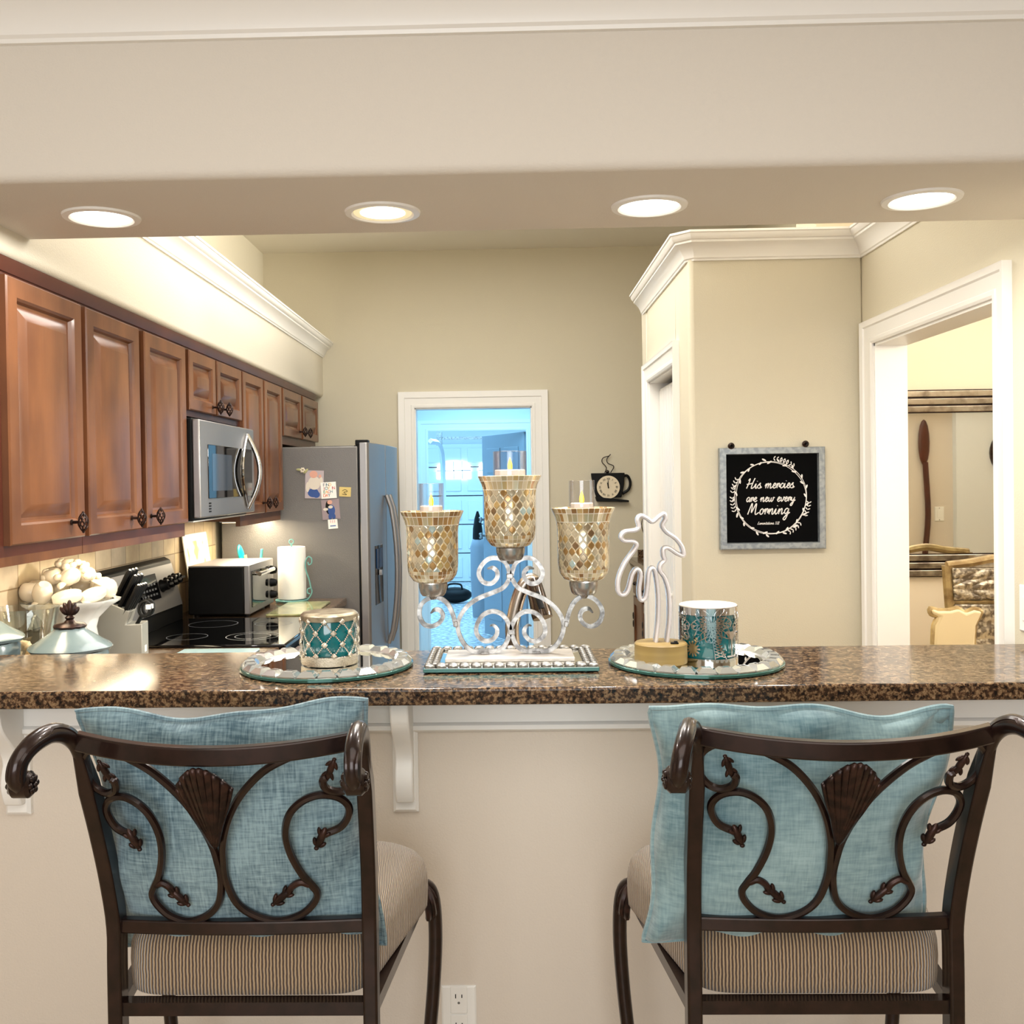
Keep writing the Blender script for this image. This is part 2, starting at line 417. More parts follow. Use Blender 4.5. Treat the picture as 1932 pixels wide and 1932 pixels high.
def velvet(name, c1, c2, st):
    M = mat(name, c1, .7, sheen=.5); nt = M.node_tree; b = nt.nodes['Principled BSDF']
    tc = nd(nt, 'ShaderNodeTexCoord'); fac = None
    prev = None
    for i, (sc, s3) in enumerate(((5, (1, 1, 1)), (60, (5, 1, .5)), (60, (.5, 1, 5)), (42, (.6, 1, 2.6)))):
        mp = nd(nt, 'ShaderNodeMapping'); mp.inputs['Scale'].default_value = s3; nt.links.new(tc.outputs['Object'], mp.inputs[0])
        n = nd(nt, 'ShaderNodeTexNoise'); n.inputs['Scale'].default_value = sc; n.inputs['Detail'].default_value = 4; nt.links.new(mp.outputs[0], n.inputs['Vector'])
        if prev is None: prev = n.outputs['Fac']
        else:
            mm = nd(nt, 'ShaderNodeMath', operation='MULTIPLY_ADD'); mm.inputs[1].default_value = st[i-1]; nt.links.new(n.outputs['Fac'], mm.inputs[0]); nt.links.new(prev, mm.inputs[2]); prev = mm.outputs[0]
    tot = .5*(1+sum(st))
    r = ramp(nt, [(0, c2), (1, c1)]); mr = nd(nt, 'ShaderNodeMapRange'); mr.inputs['From Min'].default_value = tot-.25; mr.inputs['From Max'].default_value = tot+.25
    nt.links.new(prev, mr.inputs['Value']); nt.links.new(mr.outputs[0], r.inputs[0]); nt.links.new(r.outputs[0], b.inputs['Base Color'])
    k = nd(nt, 'ShaderNodeBump'); k.inputs['Strength'].default_value = .25; k.inputs['Distance'].default_value = .002
    nt.links.new(prev, k.inputs['Height']); nt.links.new(k.outputs[0], b.inputs['Normal'])
    return M
velvet_a = velvet('teal_woven_velvet', (134, 161, 169), (60, 90, 104), (.8, .8, 0))
velvet_b = velvet('teal_brushed_velvet', (146, 174, 178), (78, 112, 122), (.4, .35, .45))
def text_mb(mb, s, size, M, extrude=.0004, align='CENTER'):
    cu = bpy.data.curves.new('t', 'FONT'); cu.body = s; cu.size = size; cu.extrude = extrude; cu.align_x = align; cu.align_y = 'CENTER'
    o = bpy.data.objects.new('t', cu); C.objects.link(o)
    bpy.context.view_layer.update()
    me = bpy.data.meshes.new_from_object(o.evaluated_get(bpy.context.evaluated_depsgraph_get()))
    b = len(mb.v)
    for v in me.vertices: mb.v.append(tuple(M @ v.co))
    for p in me.polygons: mb.face([b+i for i in p.vertices])
    bpy.data.objects.remove(o); bpy.data.curves.remove(cu); bpy.data.meshes.remove(me)
def frame3(o, x, y):
    """matrix mapping local xy plane to plane at o with axes x,y"""
    x = Vector(x).normalized(); y = Vector(y).normalized(); z = x.cross(y)
    M = Matrix((x, y, z)).transposed().to_4x4(); M.translation = Vector(o); return M
# ================================================================== SETTING
XL, XC, XS, YF = -1.62, -1.25, -1.23, 6.60          # left wall, upper cabinet face, far wall
XR, YP, XP, YP2 = 1.38, 3.85, .712, 5.11   # right wall, pantry front, pantry side, pantry end
ZB, HB = 2.186, 1.09                        # beam underside, bar height
ZS = 2.40                                   # plant shelf
# floors
struct(MB().box(-3.2, 5, -2.6, 6.72, -.1, 0), 'floor', floor_mat)
struct(MB().box(-3.2, 3.2, 6.72, 16, -.1, 0), 'floor_garage', garage_floor)
# ceilings
struct(MB().box(-3.2, 5, -2.6, 2.3, 2.6, 2.7), 'ceiling', ceil_paint)
struct(MB().box(-1.8, 5, 2.3, 6.72, 3.09, 3.19), 'ceiling_kitchen', ceil_paint)
struct(MB().box(-1.4, 1.1, 6.72, 9.0, 2.5, 2.6), 'ceiling_laundry', laundry_paint)
struct(MB().box(-3.2, 3.2, 9.0, 16, 2.8, 2.9), 'ceiling_garage', laundry_paint)
# header beam with rounded edges
r_ = .022
def arc(cx, cy, r, a0, a1, n=6): return [(cx+r*cos(R(a0+(a1-a0)*k/n)), cy+r*sin(R(a0+(a1-a0)*k/n))) for k in range(n+1)]
poly = arc(2.05+r_, ZB+r_, r_, 180, 270) + arc(2.55-r_, ZB+r_, r_, 270, 360) + [(2.55, 3.09), (2.05, 3.09)]
struct(MB().prism(poly, -3.2, 5, lambda a, b, d: (d, a, b)), 'wall_header', beam_paint)
# viewer-side walls (behind and beside the camera)
mb = MB().box(-3.3, -3.2, -2.6, 2.4, 0, 2.6); struct(mb, 'wall_living_left', wall_paint)
struct(MB().box(5, 5.1, -2.6, 6.72, 0, 3.1), 'wall_dining_right', cream_paint)
mb = MB().box(-3.2, -1.9, -2.7, -2.6, 0, 2.6).box(1.1, 5, -2.7, -2.6, 0, 2.6).box(-1.9, 1.1, -2.7, -2.6, 0, .7).box(-1.9, 1.1, -2.7, -2.6, 2.5, 2.6)
struct(mb, 'wall_living_back', wall_paint)
mb = MB()
for x in (-1.9, -.42, 1.04): mb.box(x, x+.06, -2.68, -2.6, .7, 2.5)
mb.box(-1.9, 1.1, -2.68, -2.6, .7, .76).box(-1.9, 1.1, -2.68, -2.6, 2.44, 2.5)
win = struct(mb, 'window_1', trim_white)
# half wall under the bar and its continuation outside the frame
struct(MB().box(XL, XR, 2.33, 2.47, 0, 1.05), 'wall_near', wall_paint)
struct(MB().box(-3.2, XL, 2.33, 2.47, 0, 3.09), 'wall_near_left', wall_paint)
# kitchen left wall, far wall
struct(MB().box(XL-.1, XL, 2.47, YF+.12, 0, 3.09), 'wall_left', kitchen_paint)
a = ay(780, 768, YF); b = ay(1005, 764, YF); DX0, DX1, DZ = a.x, b.x, 2.045
mb = MB().box(XL, DX0, YF, YF+.12, 0, 3.09).box(DX1, 1.6, YF, YF+.12, 0, 3.09).box(DX0, DX1, YF, YF+.12, DZ, 3.09)
struct(mb, 'wall_far', kitchen_paint)
# right wall with doorway to the dining room
oy0, oy1, oz = 2.80, 3.73, 2.045
mb = MB().box(XR, XR+.115, 2.2, oy0, 0, ZS).box(XR, XR+.115, oy1, YP2, 0, ZS).box(XR, XR+.115, oy0, oy1, oz, ZS)
struct(mb, 'wall_right', kitchen_paint)
struct(MB().box(1.5, 1.6, YP2, YF, 0, 3.09), 'wall_right_far', kitchen_paint)
# pantry box
mb = MB().prism([(XP+.012, YP), (XR, YP), (XR, YP+.1), (XP+.1, YP+.1), (XP+.1, 4.15), (XP, 4.15), (XP, YP+.012)], 0, ZS, lambda a, b, d: (a, b, d))
mb.box(XP, XP+.1, 4.93, YP2, 0, ZS).box(XP, XP+.1, 4.15, 4.93, 2.03, ZS).box(XP, XR, YP2-.1, YP2, 0, ZS).box(XP+.02, XR+.1, YP+.02, YP2-.02, ZS-.04, ZS-.01)
struct(mb, 'wall_pantry', kitchen_paint, bevel=.008)
# plant-shelf soffit over the upper cabinets
poly = arc(XS-r_, 2.12+r_, r_, -90, 0) + [(XS, ZS+.08), (XL, ZS+.08), (XL, 2.12)]
struct(MB().prism(poly, 2.35, YF, lambda a, b, d: (a, d, b)), 'wall_soffit', mat('soffit_paint', (214, 206, 188), .75, bump=(220, .2)))
# dining room walls
struct(MB().box(1.52, 5, 5.5, 5.6, 0, 3.09), 'wall_dining_far', cream_paint)
struct(MB().box(XR+.115, 3.86, 2.2, 2.33, 0, 3.09), 'wall_dining_near', wall_paint)
struct(MB().box(3.86, 5, 2.2, 2.40, 0, 3.09), 'wall_dining_near_white', laundry_paint)
# laundry and garage walls
struct(MB().box(-1.4, -1.3, YF+.12, 9, 0, 2.5), 'wall_laundry_left', laundry_paint)
struct(MB().box(1.0, 1.1, YF+.12, 9, 0, 2.5), 'wall_laundry_right', laundry_paint)
a = ay(806, 815, 9.0); b = ay(994, 812, 9.0); GX0, GX1, GZ = a.x, b.x, 2.01
mb = MB().box(-3.2, GX0, 9.0, 9.1, 0, 2.8).box(GX1, 3.2, 9.0, 9.1, 0, 2.8).box(GX0, GX1, 9.0, 9.1, GZ, 2.8)
struct(mb, 'wall_laundry_far', laundry_paint)
mb = MB().box(-2.1, -2.0, 9.1, 15.2, 0, 2.8); struct(mb, 'wall_garage_left', laundry_paint)
mb = MB().box(3.1, 3.2, 9.1, 15.2, 0, 2.8); struct(mb, 'wall_garage_right', laundry_paint)
struct(MB().box(-3.2, 3.2, 15.2, 15.3, 0, 2.8), 'wall_garage_far', laundry_paint)

# ---- mouldings
def offset_path(path, o):
    P = [Vector(p) for p in path]; out = []
    def nrm(a, b): d = (b-a).normalized(); return Vector((-d.y, d.x))   # left side of travel
    for i, p in enumerate(P):
        if i == 0: n = nrm(P[0], P[1])*o
        elif i == len(P)-1: n = nrm(P[-2], P[-1])*o
        else:
            n1, n2 = nrm(P[i-1], p), nrm(p, P[i+1]); n = (n1+n2); n = n*(o/max(.15, n.dot(n1)))
        out.append(p+n)
    return out
def crown(mb, path, prof):
    rings = []
    offs = [offset_path(path, o) for o, z in prof]
    for i in range(len(path)):
        rings.append([Vector((offs[k][i].x, offs[k][i].y, prof[k][1])) for k in range(len(prof))])
    return mb.rings(rings)
def crown_prof(z0, h, d):
    q = [(0, 0), (.10, 0), (.12, .06), (.18, .10), (.22, .20), (.34, .36), (.5, .50), (.66, .58), (.70, .60), (.70, .68), (.78, .70), (.90, .80), (.94, .90), (1, .92), (1, 1), (0, 1)]
    return [(a*d, z0+b*h) for a, b in q]
n_trim = [0]
def trim(mb, **k):
    n_trim[0] += 1; return struct(mb, 'trim_%d' % n_trim[0], trim_white, **k)
trim(crown(MB(), [(5, 2.05), (-3.2, 2.05)], crown_prof(2.468, .132, .12)), smooth=30)
trim(crown(MB(), [(XS, YF), (XS, 2.5)], crown_prof(2.385, .10, .075)), smooth=30)
trim(crown(MB(), [(XR, 2.55), (XR, YP), (XP+.025, YP), (XP, YP+.025), (XP, YP2)][::-1], [(-o, z) for o, z in crown_prof(2.385, .105, .07)]), smooth=30)
trim(MB().box(XP-.02, XR+.115, YP-.02, YP2, 2.46, 2.488))
def casing(mb, s0, s1, zt, f, wdt=.09, z0=0):
    """profile (offset outwards, thickness) around an opening; f(s,z,t)->world"""
    prof = [(-.008, 0), (-.008, .012), (0, .016), (.012, .016), (.016, .012), (.055, .018), (.06, .024), (.075, .026), (wdt, .028), (wdt, 0)]
    rings = []
    for i in range(4):
        ring = []
        for wo, t in prof:
            s = (s0-wo) if i < 2 else (s1+wo); z = z0 if i in (0, 3) else zt+wo
            ring.append(f(s, z, t))
        rings.append(ring)
    return mb.rings(rings)
trim(casing(MB(), DX0, DX1, DZ, lambda s, z, t: (s, YF-t, z), .10), smooth=25)
jam = MB().box(DX0, DX0+.015, YF, YF+.12, 0, DZ).box(DX1-.015, DX1, YF, YF+.12, 0, DZ).box(DX0, DX1, YF, YF+.12, DZ-.015, DZ); trim(jam)
trim(casing(MB(), GX0, GX1, GZ, lambda s, z, t: (s, 9.0-t, z), .09), smooth=25)
trim(casing(MB(), oy0, oy1, oz, lambda s, z, t: (XR-t, s, z), .08), smooth=25)
trim(MB().box(XR-.004, XR+.1154, oy0, oy0+.018, 0, oz).box(XR-.004, XR+.1154, oy1-.018, oy1, 0, oz).box(XR-.004, XR+.1154, oy0, oy1, oz-.018, oz))
trim(casing(MB(), 4.15, 4.93, 2.03, lambda s, z, t: (XP-t, s, z), .08), smooth=25)
trim(MB().box(XP, XP+.1, 4.15, 4.165, 0, 2.03).box(XP, XP+.1, 4.915, 4.93, 0, 2.03).box(XP, XP+.1, 4.15, 4.93, 2.015, 2.03))
# apron under the bar
trim(MB().box(XL, XR, 2.31, 2.33, .968, 1.05).prism([(2.33, .952), (2.318, .952), (2.302, .962), (2.302, .972), (2.31, .978), (2.33, .978)], XL, XR, lambda a, b, d: (d, a, b)))
struct(MB().box(XL, XR, 2.315, 2.33, 0, .11), 'baseboard_near', trim_white, bevel=.004)

# pantry bifold door
mb = MB()
for y0, y1 in ((4.17, 4.54), (4.545, 4.91)):
    mb.box(XP+.05, XP+.08, y0, y1, .01, 1.985)
    for k in range(5): mb.box(XP+.045, XP+.05, y0+.01+k*(y1-y0-.02)/5, y0+.006+(k+1)*(y1-y0-.02)/5, .02, 1.975)
d1 = struct(mb, 'door_1', trim_white)
k = MB().ball((XP+.03, 4.60, 1.0), .016); k.tube([(XP+.03, 4.6, 1), (XP+.05, 4.6, 1)], .007); part(k, 'knob', trim_white, d1)
# garage entry door leaf, hinged at right, ajar into the garage
hx, hy, ang = GX1-.01, 9.06, R(116)
d2 = bpy.data.objects.new('door_2', None); C.objects.link(d2); d2.location = (hx, hy, 0); d2.rotation_euler = (0, 0, R(180)-R(63)); d2['kind'] = 'structure'
mb = MB().box(0, .89, -.02, .02, .02, 1.99)
part(mb, 'leaf', door_blue, d2, world=False, bevel=.002)
mb = MB()
for x0, x1 in ((.11, .40), (.49, .78)):
    for z0, z1 in ((.18, .78), (.95, 1.52), (1.62, 1.86)):
        for s in (-1, 1): mb.prism([(x0, z0), (x1, z0), (x1, z1), (x0, z1)], s*.02, s*.026, lambda a, b, d: (a, d, b))
part(mb, 'panel', door_blue, d2, world=False, bevel=.004)
mb = MB()
for z, rr in ((1.0, .03), (1.16, .028)):
    for s in (-1, 1): mb.lathe([(rr, 0), (rr, .012), (.012, .016), (.012, .04), (.028, .05), (.03, .065), (.018, .075)], 14, M=Matrix.Translation((.83, s*.02, z)) @ Matrix.Rotation(-s*PI/2, 4, 'X'))
part(mb, 'handle', pewter, d2, world=False)
# garage sectional door
gd = bpy.data.objects.new('door_3', None); C.objects.link(gd); gd.location = (-1, 15.1, 0); gd['kind'] = 'structure'
mb = MB()
zz = [0, .44, .88, 1.32, 1.76, 2.12]
for i in range(5):
    mb.box(-1.9, 1.9, 15.08, 15.14, zz[i]+.008, zz[i+1]-.008)
    for kx in range(6):
        x0 = -1.85+kx*.62; mb.box(x0, x0+.52, 15.065, 15.08, zz[i]+.07, zz[i+1]-.07)
part(mb, 'panel', laundry_paint, gd, bevel=.006)
mb = MB()
for xx in (-.82, -.18):
    a_ = [(xx-.26, 1.58), (xx+.26, 1.58), (xx+.26, 1.74)] + [(xx+.26*cos(R(t)), 1.74+.12*sin(R(t))) for t in range(10, 180, 17)] + [(xx-.26, 1.74)]
    mb.prism(a_, 15.05, 15.062, lambda p, q, d: (p, d, q))
part(mb, 'window_pane', window_glow, gd)
mb = MB()
for xx in (-.82, -.18):
    for q in (-.13, 0, .13): mb.box(xx+q-.006, xx+q+.006, 15.04, 15.05, 1.58, 1.85)
    mb.box(xx-.26, xx+.26, 15.04, 15.05, 1.70, 1.712)
part(mb, 'muntin', door_blue, gd)
tr = MB(); p0 = ay(812, 832, 12.2); p1 = ay(830, 842, 12.6); p2 = ay(836, 900, 13.4); p3 = Vector((p2.x, p2.y, .02))
tr.tube(cat([p0, p1, p2, p3], 6), .035, 4)
tag(tr.build('garage_door_track', laundry_paint), 'white bent track of the garage door, seen at the left through the far doorway', 'track')
mb = MB(); p = ay(834, 826, 14.5); mb.box(p.x-.05, 1.9, 14.45, 14.5, p.z-.03, p.z+.01).box(p.x-.08, p.x, 14.4, 14.55, p.z-.12, p.z+.08)
part(mb, 'spring_bar', pewter, gd)
# ================================================================== KITCHEN, LEFT RUN
def nested(mb, rects, f):
    """rects: (u0,u1,v0,v1,depth) loft; f(u,v,d)"""
    rings = [[f(u0, v0, d), f(u1, v0, d), f(u1, v1, d), f(u0, v1, d)] for u0, u1, v0, v1, d in rects]
    return mb.rings(rings)
def raised_door(y0, y1, z0, z1, x, fr=.055):
    r = []
    for ins, d in ((0, 0), (0, .017), (.004, .021), (fr-.006, .021), (fr, .015), (fr+.004, .006), (fr+.012, .005), (fr+.044, .020), (fr+.047, .0205)):
        ins = min(ins, (y1-y0)/2-.01)
        r.append((y0+ins, y1-ins, z0+ins, z1-ins, d))
    return nested(MB(), r, lambda u, v, d: Vector((x+d, u, v)))
def knob_bird(y, z, x, parent):
    st = MB(); st.tube([(x, y, z), (x+.024, y, z)], .0045, 8); st.lathe([(.008, 0), (.008, .003), (.005, .004)], 10, (x, y, z), Matrix.Rotation(PI/2, 4, 'Y'))
    for k in range(7):
        pts = []
        for t in range(9):
            s = t/8; a = 2*PI*k/7+s*2.2; rr = .012*sin(PI*s)**.8+.0015
            pts.append((x+.034+rr*cos(a), y+rr*sin(a), z-.026+.052*s))
        st.tube(pts, .0022, 5)
    st.ball((x+.034, y, z+.027), .004, n=8, m=6); st.ball((x+.034, y, z-.027), .004, n=8, m=6)
    return part(st, 'knob', bronze_light, parent)
def cabinet(name, label, y0, y1, z0, z1, doors, group, fr=.055):
    t = thing(name, label, 'cabinet', (XL+.1, (y0+y1)/2, z0), group)
    part(MB().box(XL+.002, XC, y0+.0015, y1-.0015, z0, z1)
         , 'body', wood, t)
    part(MB().box(XC, XC+.0012, y0+.0012, y1-.0012, z0, z1), 'face_frame', wood_dark, t)  # dark wood stands in for the shade in the gaps between doors
    if z0 < 1.5: part(MB().box(XC-.02, XC+.0012, y0+.0015, y1-.0015, z0-.024, z0), 'light_rail', wood, t)
    mb = MB().prism([(XC, z1-.026), (XC+.006, z1-.024), (XC+.014, z1), (XC+.015, z1+.011), (XC, z1+.011)], y0, y1, lambda a, b, d: (a, d, b))
    part(mb, 'crown_strip', wood_dark, t)
    for (a, b, za, zb, ky, kz) in doors:
        d = part(raised_door(a, b, za, zb, XC+.001, fr), 'door', wood, t, smooth=20)
        knob_bird(ky, kz, XC+.022, d)
    return t
def yx(px): return 1.23*FPX/(958-px)
GU = 'upper cabinets along the left wall'
cabinet('wall_cabinet', 'brown cherry upper cabinet with one wide door, nearest to the bar', 2.36, 2.862, 1.372, 2.108, [(yx(9), yx(152), 1.40, 2.072, 2.745, 1.445)], GU)
cabinet('wall_cabinet', 'brown cherry upper cabinet with two tall doors, left of the microwave', 2.862, 3.779, 1.372, 2.108, [(yx(161), yx(262), 1.40, 2.072, 3.19, 1.44), (yx(272), yx(350), 1.40, 2.072, 3.365, 1.44)], GU)
cabinet('wall_cabinet', 'short two-door cherry cabinet right above the microwave', 3.779, 4.567, 1.815, 2.108, [(yx(357), yx(407), 1.838, 2.072, 4.10, 1.868), (yx(410), yx(456), 1.838, 2.072, 4.23, 1.868)], GU, .05)
cabinet('wall_cabinet', 'narrow two-door tall cherry cabinet between microwave and refrigerator', 4.567, 5.383, 1.372, 2.108, [(yx(459), yx(497), 1.40, 2.072, 4.92, 1.45), (yx(500), yx(532), 1.40, 2.072, 5.05, 1.45)], GU, .05)
cabinet('wall_cabinet', 'short two-door cherry cabinet above the refrigerator', 5.383, 6.40, 1.765, 2.108, [(yx(535), yx(569), 1.81, 2.072, 5.82, 1.85), (yx(572), yx(601), 1.81, 2.072, 5.98, 1.85)], GU, .05)
# under-cabinet lights
for y0, y1, la in ((2.6, 3.65, 'warm light strip under the cabinets nearest to the bar'), (4.75, 5.37, 'warm light strip under the cabinet beside the refrigerator')):
    t = thing('under_cabinet_light', la, 'light', (XC-.10, (y0+y1)/2, 1.371))
    part(MB().box(XC-.15, XC-.05, y0, y1, 1.360, 1.3718), 'housing', white_plastic, t)
    part(MB().box(XC-.14, XC-.06, y0+.01, y1-.01, 1.357, 1.360), 'diffuser', glow_strip, t)
    area('under_cabinet_lamp', (0, 0, -.018), .08, (4.2 if y0 < 3 else 13)*(y1-y0), (1, .86, .62), (0, 0, -1), y1-y0, parent=t)
# counters
def counter(name, label, x0, x1, y0, y1):
    return tag(MB().box(x0, x1, y0, y1, .876, .914).build(name, granite_m, bevel=.006), label, 'countertop')
counter('countertop', 'brown granite counter left of the range, holding the knife block', XL+.003, -.89, 2.475, 3.785)
counter('countertop', 'brown granite counter between range and refrigerator', XL+.003, -.89, 4.56, 5.375)
counter('sink_countertop', 'brown granite sink counter hidden behind the raised bar', -.889, .70, 2.475, 3.08)
tag(MB().box(XL+.002, XL+.012, 2.475, 5.375, .914, 1.373).build('backsplash', tile_m), 'tan stone tile backsplash behind the range', 'backsplash')
t = thing('base_cabinet', 'cherry base cabinet below the counter beside the refrigerator', 'cabinet', (-1.2, 4.97, 0))
part(MB().box(XL+.003, -.92, 4.562, 5.373, .09, .876).box(XL+.003, -.98, 4.562, 5.373, 0, .09), 'body', wood, t)
d = part(raised_door(4.58, 5.355, .12, .68, -.92), 'door', wood, t, smooth=20); knob_bird(4.65, .62, -.9, d)
d = part(raised_door(4.58, 5.355, .70, .86, -.92, .03), 'drawer', wood, t, smooth=20); knob_bird(4.97, .78, -.9, d)
t = thing('base_cabinet', 'cherry base cabinet below the counter left of the range', 'cabinet', (-1.2, 3.1, 0))
part(MB().box(XL+.003, -.92, 2.48, 3.783, .09, .876).box(XL+.003, -.98, 2.48, 3.783, 0, .09), 'body', wood, t)
for a, b in ((2.9, 3.33), (3.34, 3.77)):
    d = part(raised_door(a, b, .12, .86, -.92), 'door', wood, t, smooth=20); knob_bird(b-.05, .78, -.9, d)
t = thing('base_cabinet', 'cherry sink base cabinet behind the bar wall', 'cabinet', (0, 2.8, 0))
part(MB().box(-.88, .68, 2.48, 3.04, .09, .876).box(-.88, .68, 2.48, 2.98, 0, .09), 'body', wood, t)

# ---- microwave
t = thing('microwave', 'stainless over-range microwave with bowed handle hung below a cabinet', 'microwave', (-1.4, 4.17, 1.4))
mx, y0, y1, z0, z1 = -1.187, 3.785, 4.60, 1.405, 1.805
part(MB().box(XL+.002, mx-.03, y0, y1-.04, z0, z1), 'body', black_satin, t, bevel=.004)
dm = part(MB().box(mx-.03, mx, y0, y1, z0+.01, z1-.005), 'front_panel', steel, t, bevel=.006)
def panel_on(x, ya, yb, za, zb, th=.003): return MB().box(x, x+th, ya, yb, za, zb)
part(panel_on(mx, y0+.10, y1-.05, z0+.085, z1-.10), 'window', black_glass, t, bevel=.002)
part(panel_on(mx+.003, y0+.15, y0+.43, z0+.115, z1-.135, .0006), 'inner_window', mat('tinted_window', (60, 72, 86), .06), t)
part(panel_on(mx+.003, y1-.235, y1-.06, z0+.10, z1-.115, .0008), 'control_panel', black_gloss, t)
mb = MB()
for k in range(4): mb.box(mx, mx+.001, y0+.105, y0+.135, z0+.03+k*.011, z0+.036+k*.011)
part(mb, 'button', black_satin, t)
mb = MB()
hy_ = y1-.135
pts = [(mx+.005+.055*sin(PI*s/10), hy_+.0, z0+.03+(z1-z0-.065)*s/10) for s in range(11)]
mb.tube(cat(pts, 2), .011, 10)
pts = [(mx+.006, hy_+.0-.085*sin(PI*s/10)*1.0, z0+.03+(z1-z0-.065)*s/10) for s in range(11)]
mb.tube(cat(pts, 2), .006, 8)
part(mb, 'handle', chrome, t)
part(MB().box(XL+.05, mx-.04, y0+.03, y1-.03, z0-.006, z0), 'bottom_grille', white_plastic, t)

# ---- range
t = thing('range', 'stainless electric range with black glass cooktop and sloped backguard', 'range', (-1.2, 4.17, 0))
y0, y1 = 3.792, 4.553
part(MB().box(XL+.01, -.90, y0, y1, .02, .90), 'body', black_satin, t, bevel=.004)
part(MB().box(XL+.08, -.868, y0-.004, y1+.004, .90, .924), 'cooktop', black_glass, t, bevel=.006)
ring_m = mat('burner_marking', (120, 124, 130), .3)
for cx, cy, rr in ((-1.05, 4.0, .105), (-1.05, 4.36, .08), (-1.32, 4.0, .08), (-1.32, 4.36, .105), (-1.05, 4.0, .07)):
    mb = MB(); mb.rings([[Vector((cx+q*cos(2*PI*k/48), cy+q*sin(2*PI*k/48), .9245)) for k in range(48)] for q in (rr, rr+.003)], cap=False)
    part(mb, 'burner_ring', ring_m, t)
# backguard
bg = [(XL+.015, .92), (XL+.10, .92), (XL+.10, .985), (XL+.045, 1.20), (XL+.015, 1.215)]
part(MB().prism(bg, y0, y1, lambda a, b, d: (a, d, b)), 'backguard', black_satin, t, bevel=.006)
def bgp(y, s, o): # point on sloped face
    return Vector((XL+.10-.055*s+o*.97, y, .985+.215*s+o*.25))
mb = MB()
nested(mb, [(y0+.02, y1-.02, .04, .92, 0), (y0+.02, y1-.02, .04, .92, .008)], lambda u, v, d: bgp(u, v, d)); part(mb, 'control_fascia', steel, t)
mb = MB(); nested(mb, [(y0+.26, y0+.50, .30, .80, .008), (y0+.26, y0+.50, .30, .80, .0105)], lambda u, v, d: bgp(u, v, d)); part(mb, 'display', black_gloss, t)
mb = MB()
for k in range(3):
    for j in range(6): nested(mb, [(y0+.28+j*.034, y0+.30+j*.034, .38+k*.1, .42+k*.1, .0106), (y0+.28+j*.034, y0+.30+j*.034, .38+k*.1, .42+k*.1, .0109)], lambda u, v, d: bgp(u, v, d))
part(mb, 'display_keys', ring_m, t)
for yy, ss in ((y0+.06, .45), (y0+.12, .45), (y0+.19, .45), (y1-.22, .52), (y1-.16, .54), (y1-.10, .56), (y1-.05, .58)):
    k = MB(); mt = Matrix.Rotation(R(76), 4, 'Y')
    k.lathe([(.029, 0), (.029, .006), (.024, .012), (.023, .034), (.016, .038)], 14, bgp(yy, ss, .008), mt); k.box(-.005, .005, -.023, .023, .034, .048, Matrix.Translation(bgp(yy, ss, .008)) @ mt)
    part(k, 'knob', black_satin, t)
part(MB().box(-.90, -.872, y0+.01, y1-.01, .27, .86), 'oven_door', black_gloss, t, bevel=.006)
part(MB().box(-.90, -.874, y0+.01, y1-.01, .06, .255), 'drawer', steel, t, bevel=.005)
mb = MB(); mb.tube([(-.83, y0+.06, .80), (-.83, y1-.06, .80)], .012, 10)
for yy in (y0+.1, y1-.1): mb.tube([(-.875, yy, .80), (-.83, yy, .80)], .009, 8)
part(mb, 'oven_handle', steel, t)

# ---- toaster oven
t = thing('toaster_oven', 'black and stainless toaster oven on the counter past the range', 'toaster oven', (-1.35, 4.86, .914))
x1, y0, y1, z0, z1 = -1.225, 4.63, 5.10, .928, 1.16
part(MB().box(-1.52, x1-.03, y0, y1, z0, z1-.006), 'body', black_satin, t, bevel=.006)
part(MB().box(-1.52, x1-.02, y0+.002, y1-.002, z1-.008, z1), 'top_cover', steel, t, bevel=.003)
part(MB().box(x1-.03, x1, y0, y1, z0, z1), 'front_frame', steel, t, bevel=.005)
part(panel_on(x1, y0+.03, y1-.13, z0+.03, z1-.03), 'glass_door', black_glass, t, bevel=.001)
mb = MB(); mb.tube([(x1+.035, y0+.05, z1-.045), (x1+.035, y1-.14, z1-.045)], .010, 8)
for yy in (y0+.07, y1-.16): mb.tube([(x1, yy, z1-.045), (x1+.035, yy, z1-.045)], .008, 8)
part(mb, 'handle', chrome, t)
for zz in (z0+.05, z0+.11, z0+.175):
    k = MB(); k.lathe([(.022, 0), (.021, .012), (.017, .03), (.01, .032)], 14, (x1, y1-.06, zz), Matrix.Rotation(PI/2, 4, 'Y')); part(k, 'knob', black_satin, t)
for yy in (y0+.04, y1-.04):
    for xx in (-1.49, -1.25): part(MB().lathe([(.014, 0), (.014, .014)], 10, (xx, yy, .914)), 'foot', black_satin, t)

# ---- refrigerator
t = thing('refrigerator', 'stainless side-by-side refrigerator with ice dispenser, under the end cabinet', 'refrigerator', (-1.2, 5.85, 0))
FY = 5.395
part(MB().box(XL+.04, -.822, FY, 6.33, .02, 1.745), 'body', steel_side, t, bevel=.006)
part(MB().box(-.84, -.812, FY+.01, 6.32, .03, 1.75), 'door_gasket', black_satin, t)
def door_poly(ys, outer):
    return [(-.812, ys[0])] + outer + [(-.812, ys[-1])]
o1 = [(-.772, 5.395), (-.760, 5.41), (-.741, 5.55), (-.727, 5.70), (-.720, 5.806)]
o2 = [(-.719, 5.814), (-.712, 5.95), (-.706, 6.15), (-.704, 6.29), (-.716, 6.325)]
fd = part(MB().prism(door_poly((5.395, 5.806), o1), .06, 1.765, lambda a, b, d: (a, b, d)), 'freezer_door', steel, t, bevel=.004, smooth=30)
rd = part(MB().prism(door_poly((5.814, 6.325), o2), .06, 1.765, lambda a, b, d: (a, b, d)), 'refrigerator_door', steel, t, bevel=.004, smooth=30)
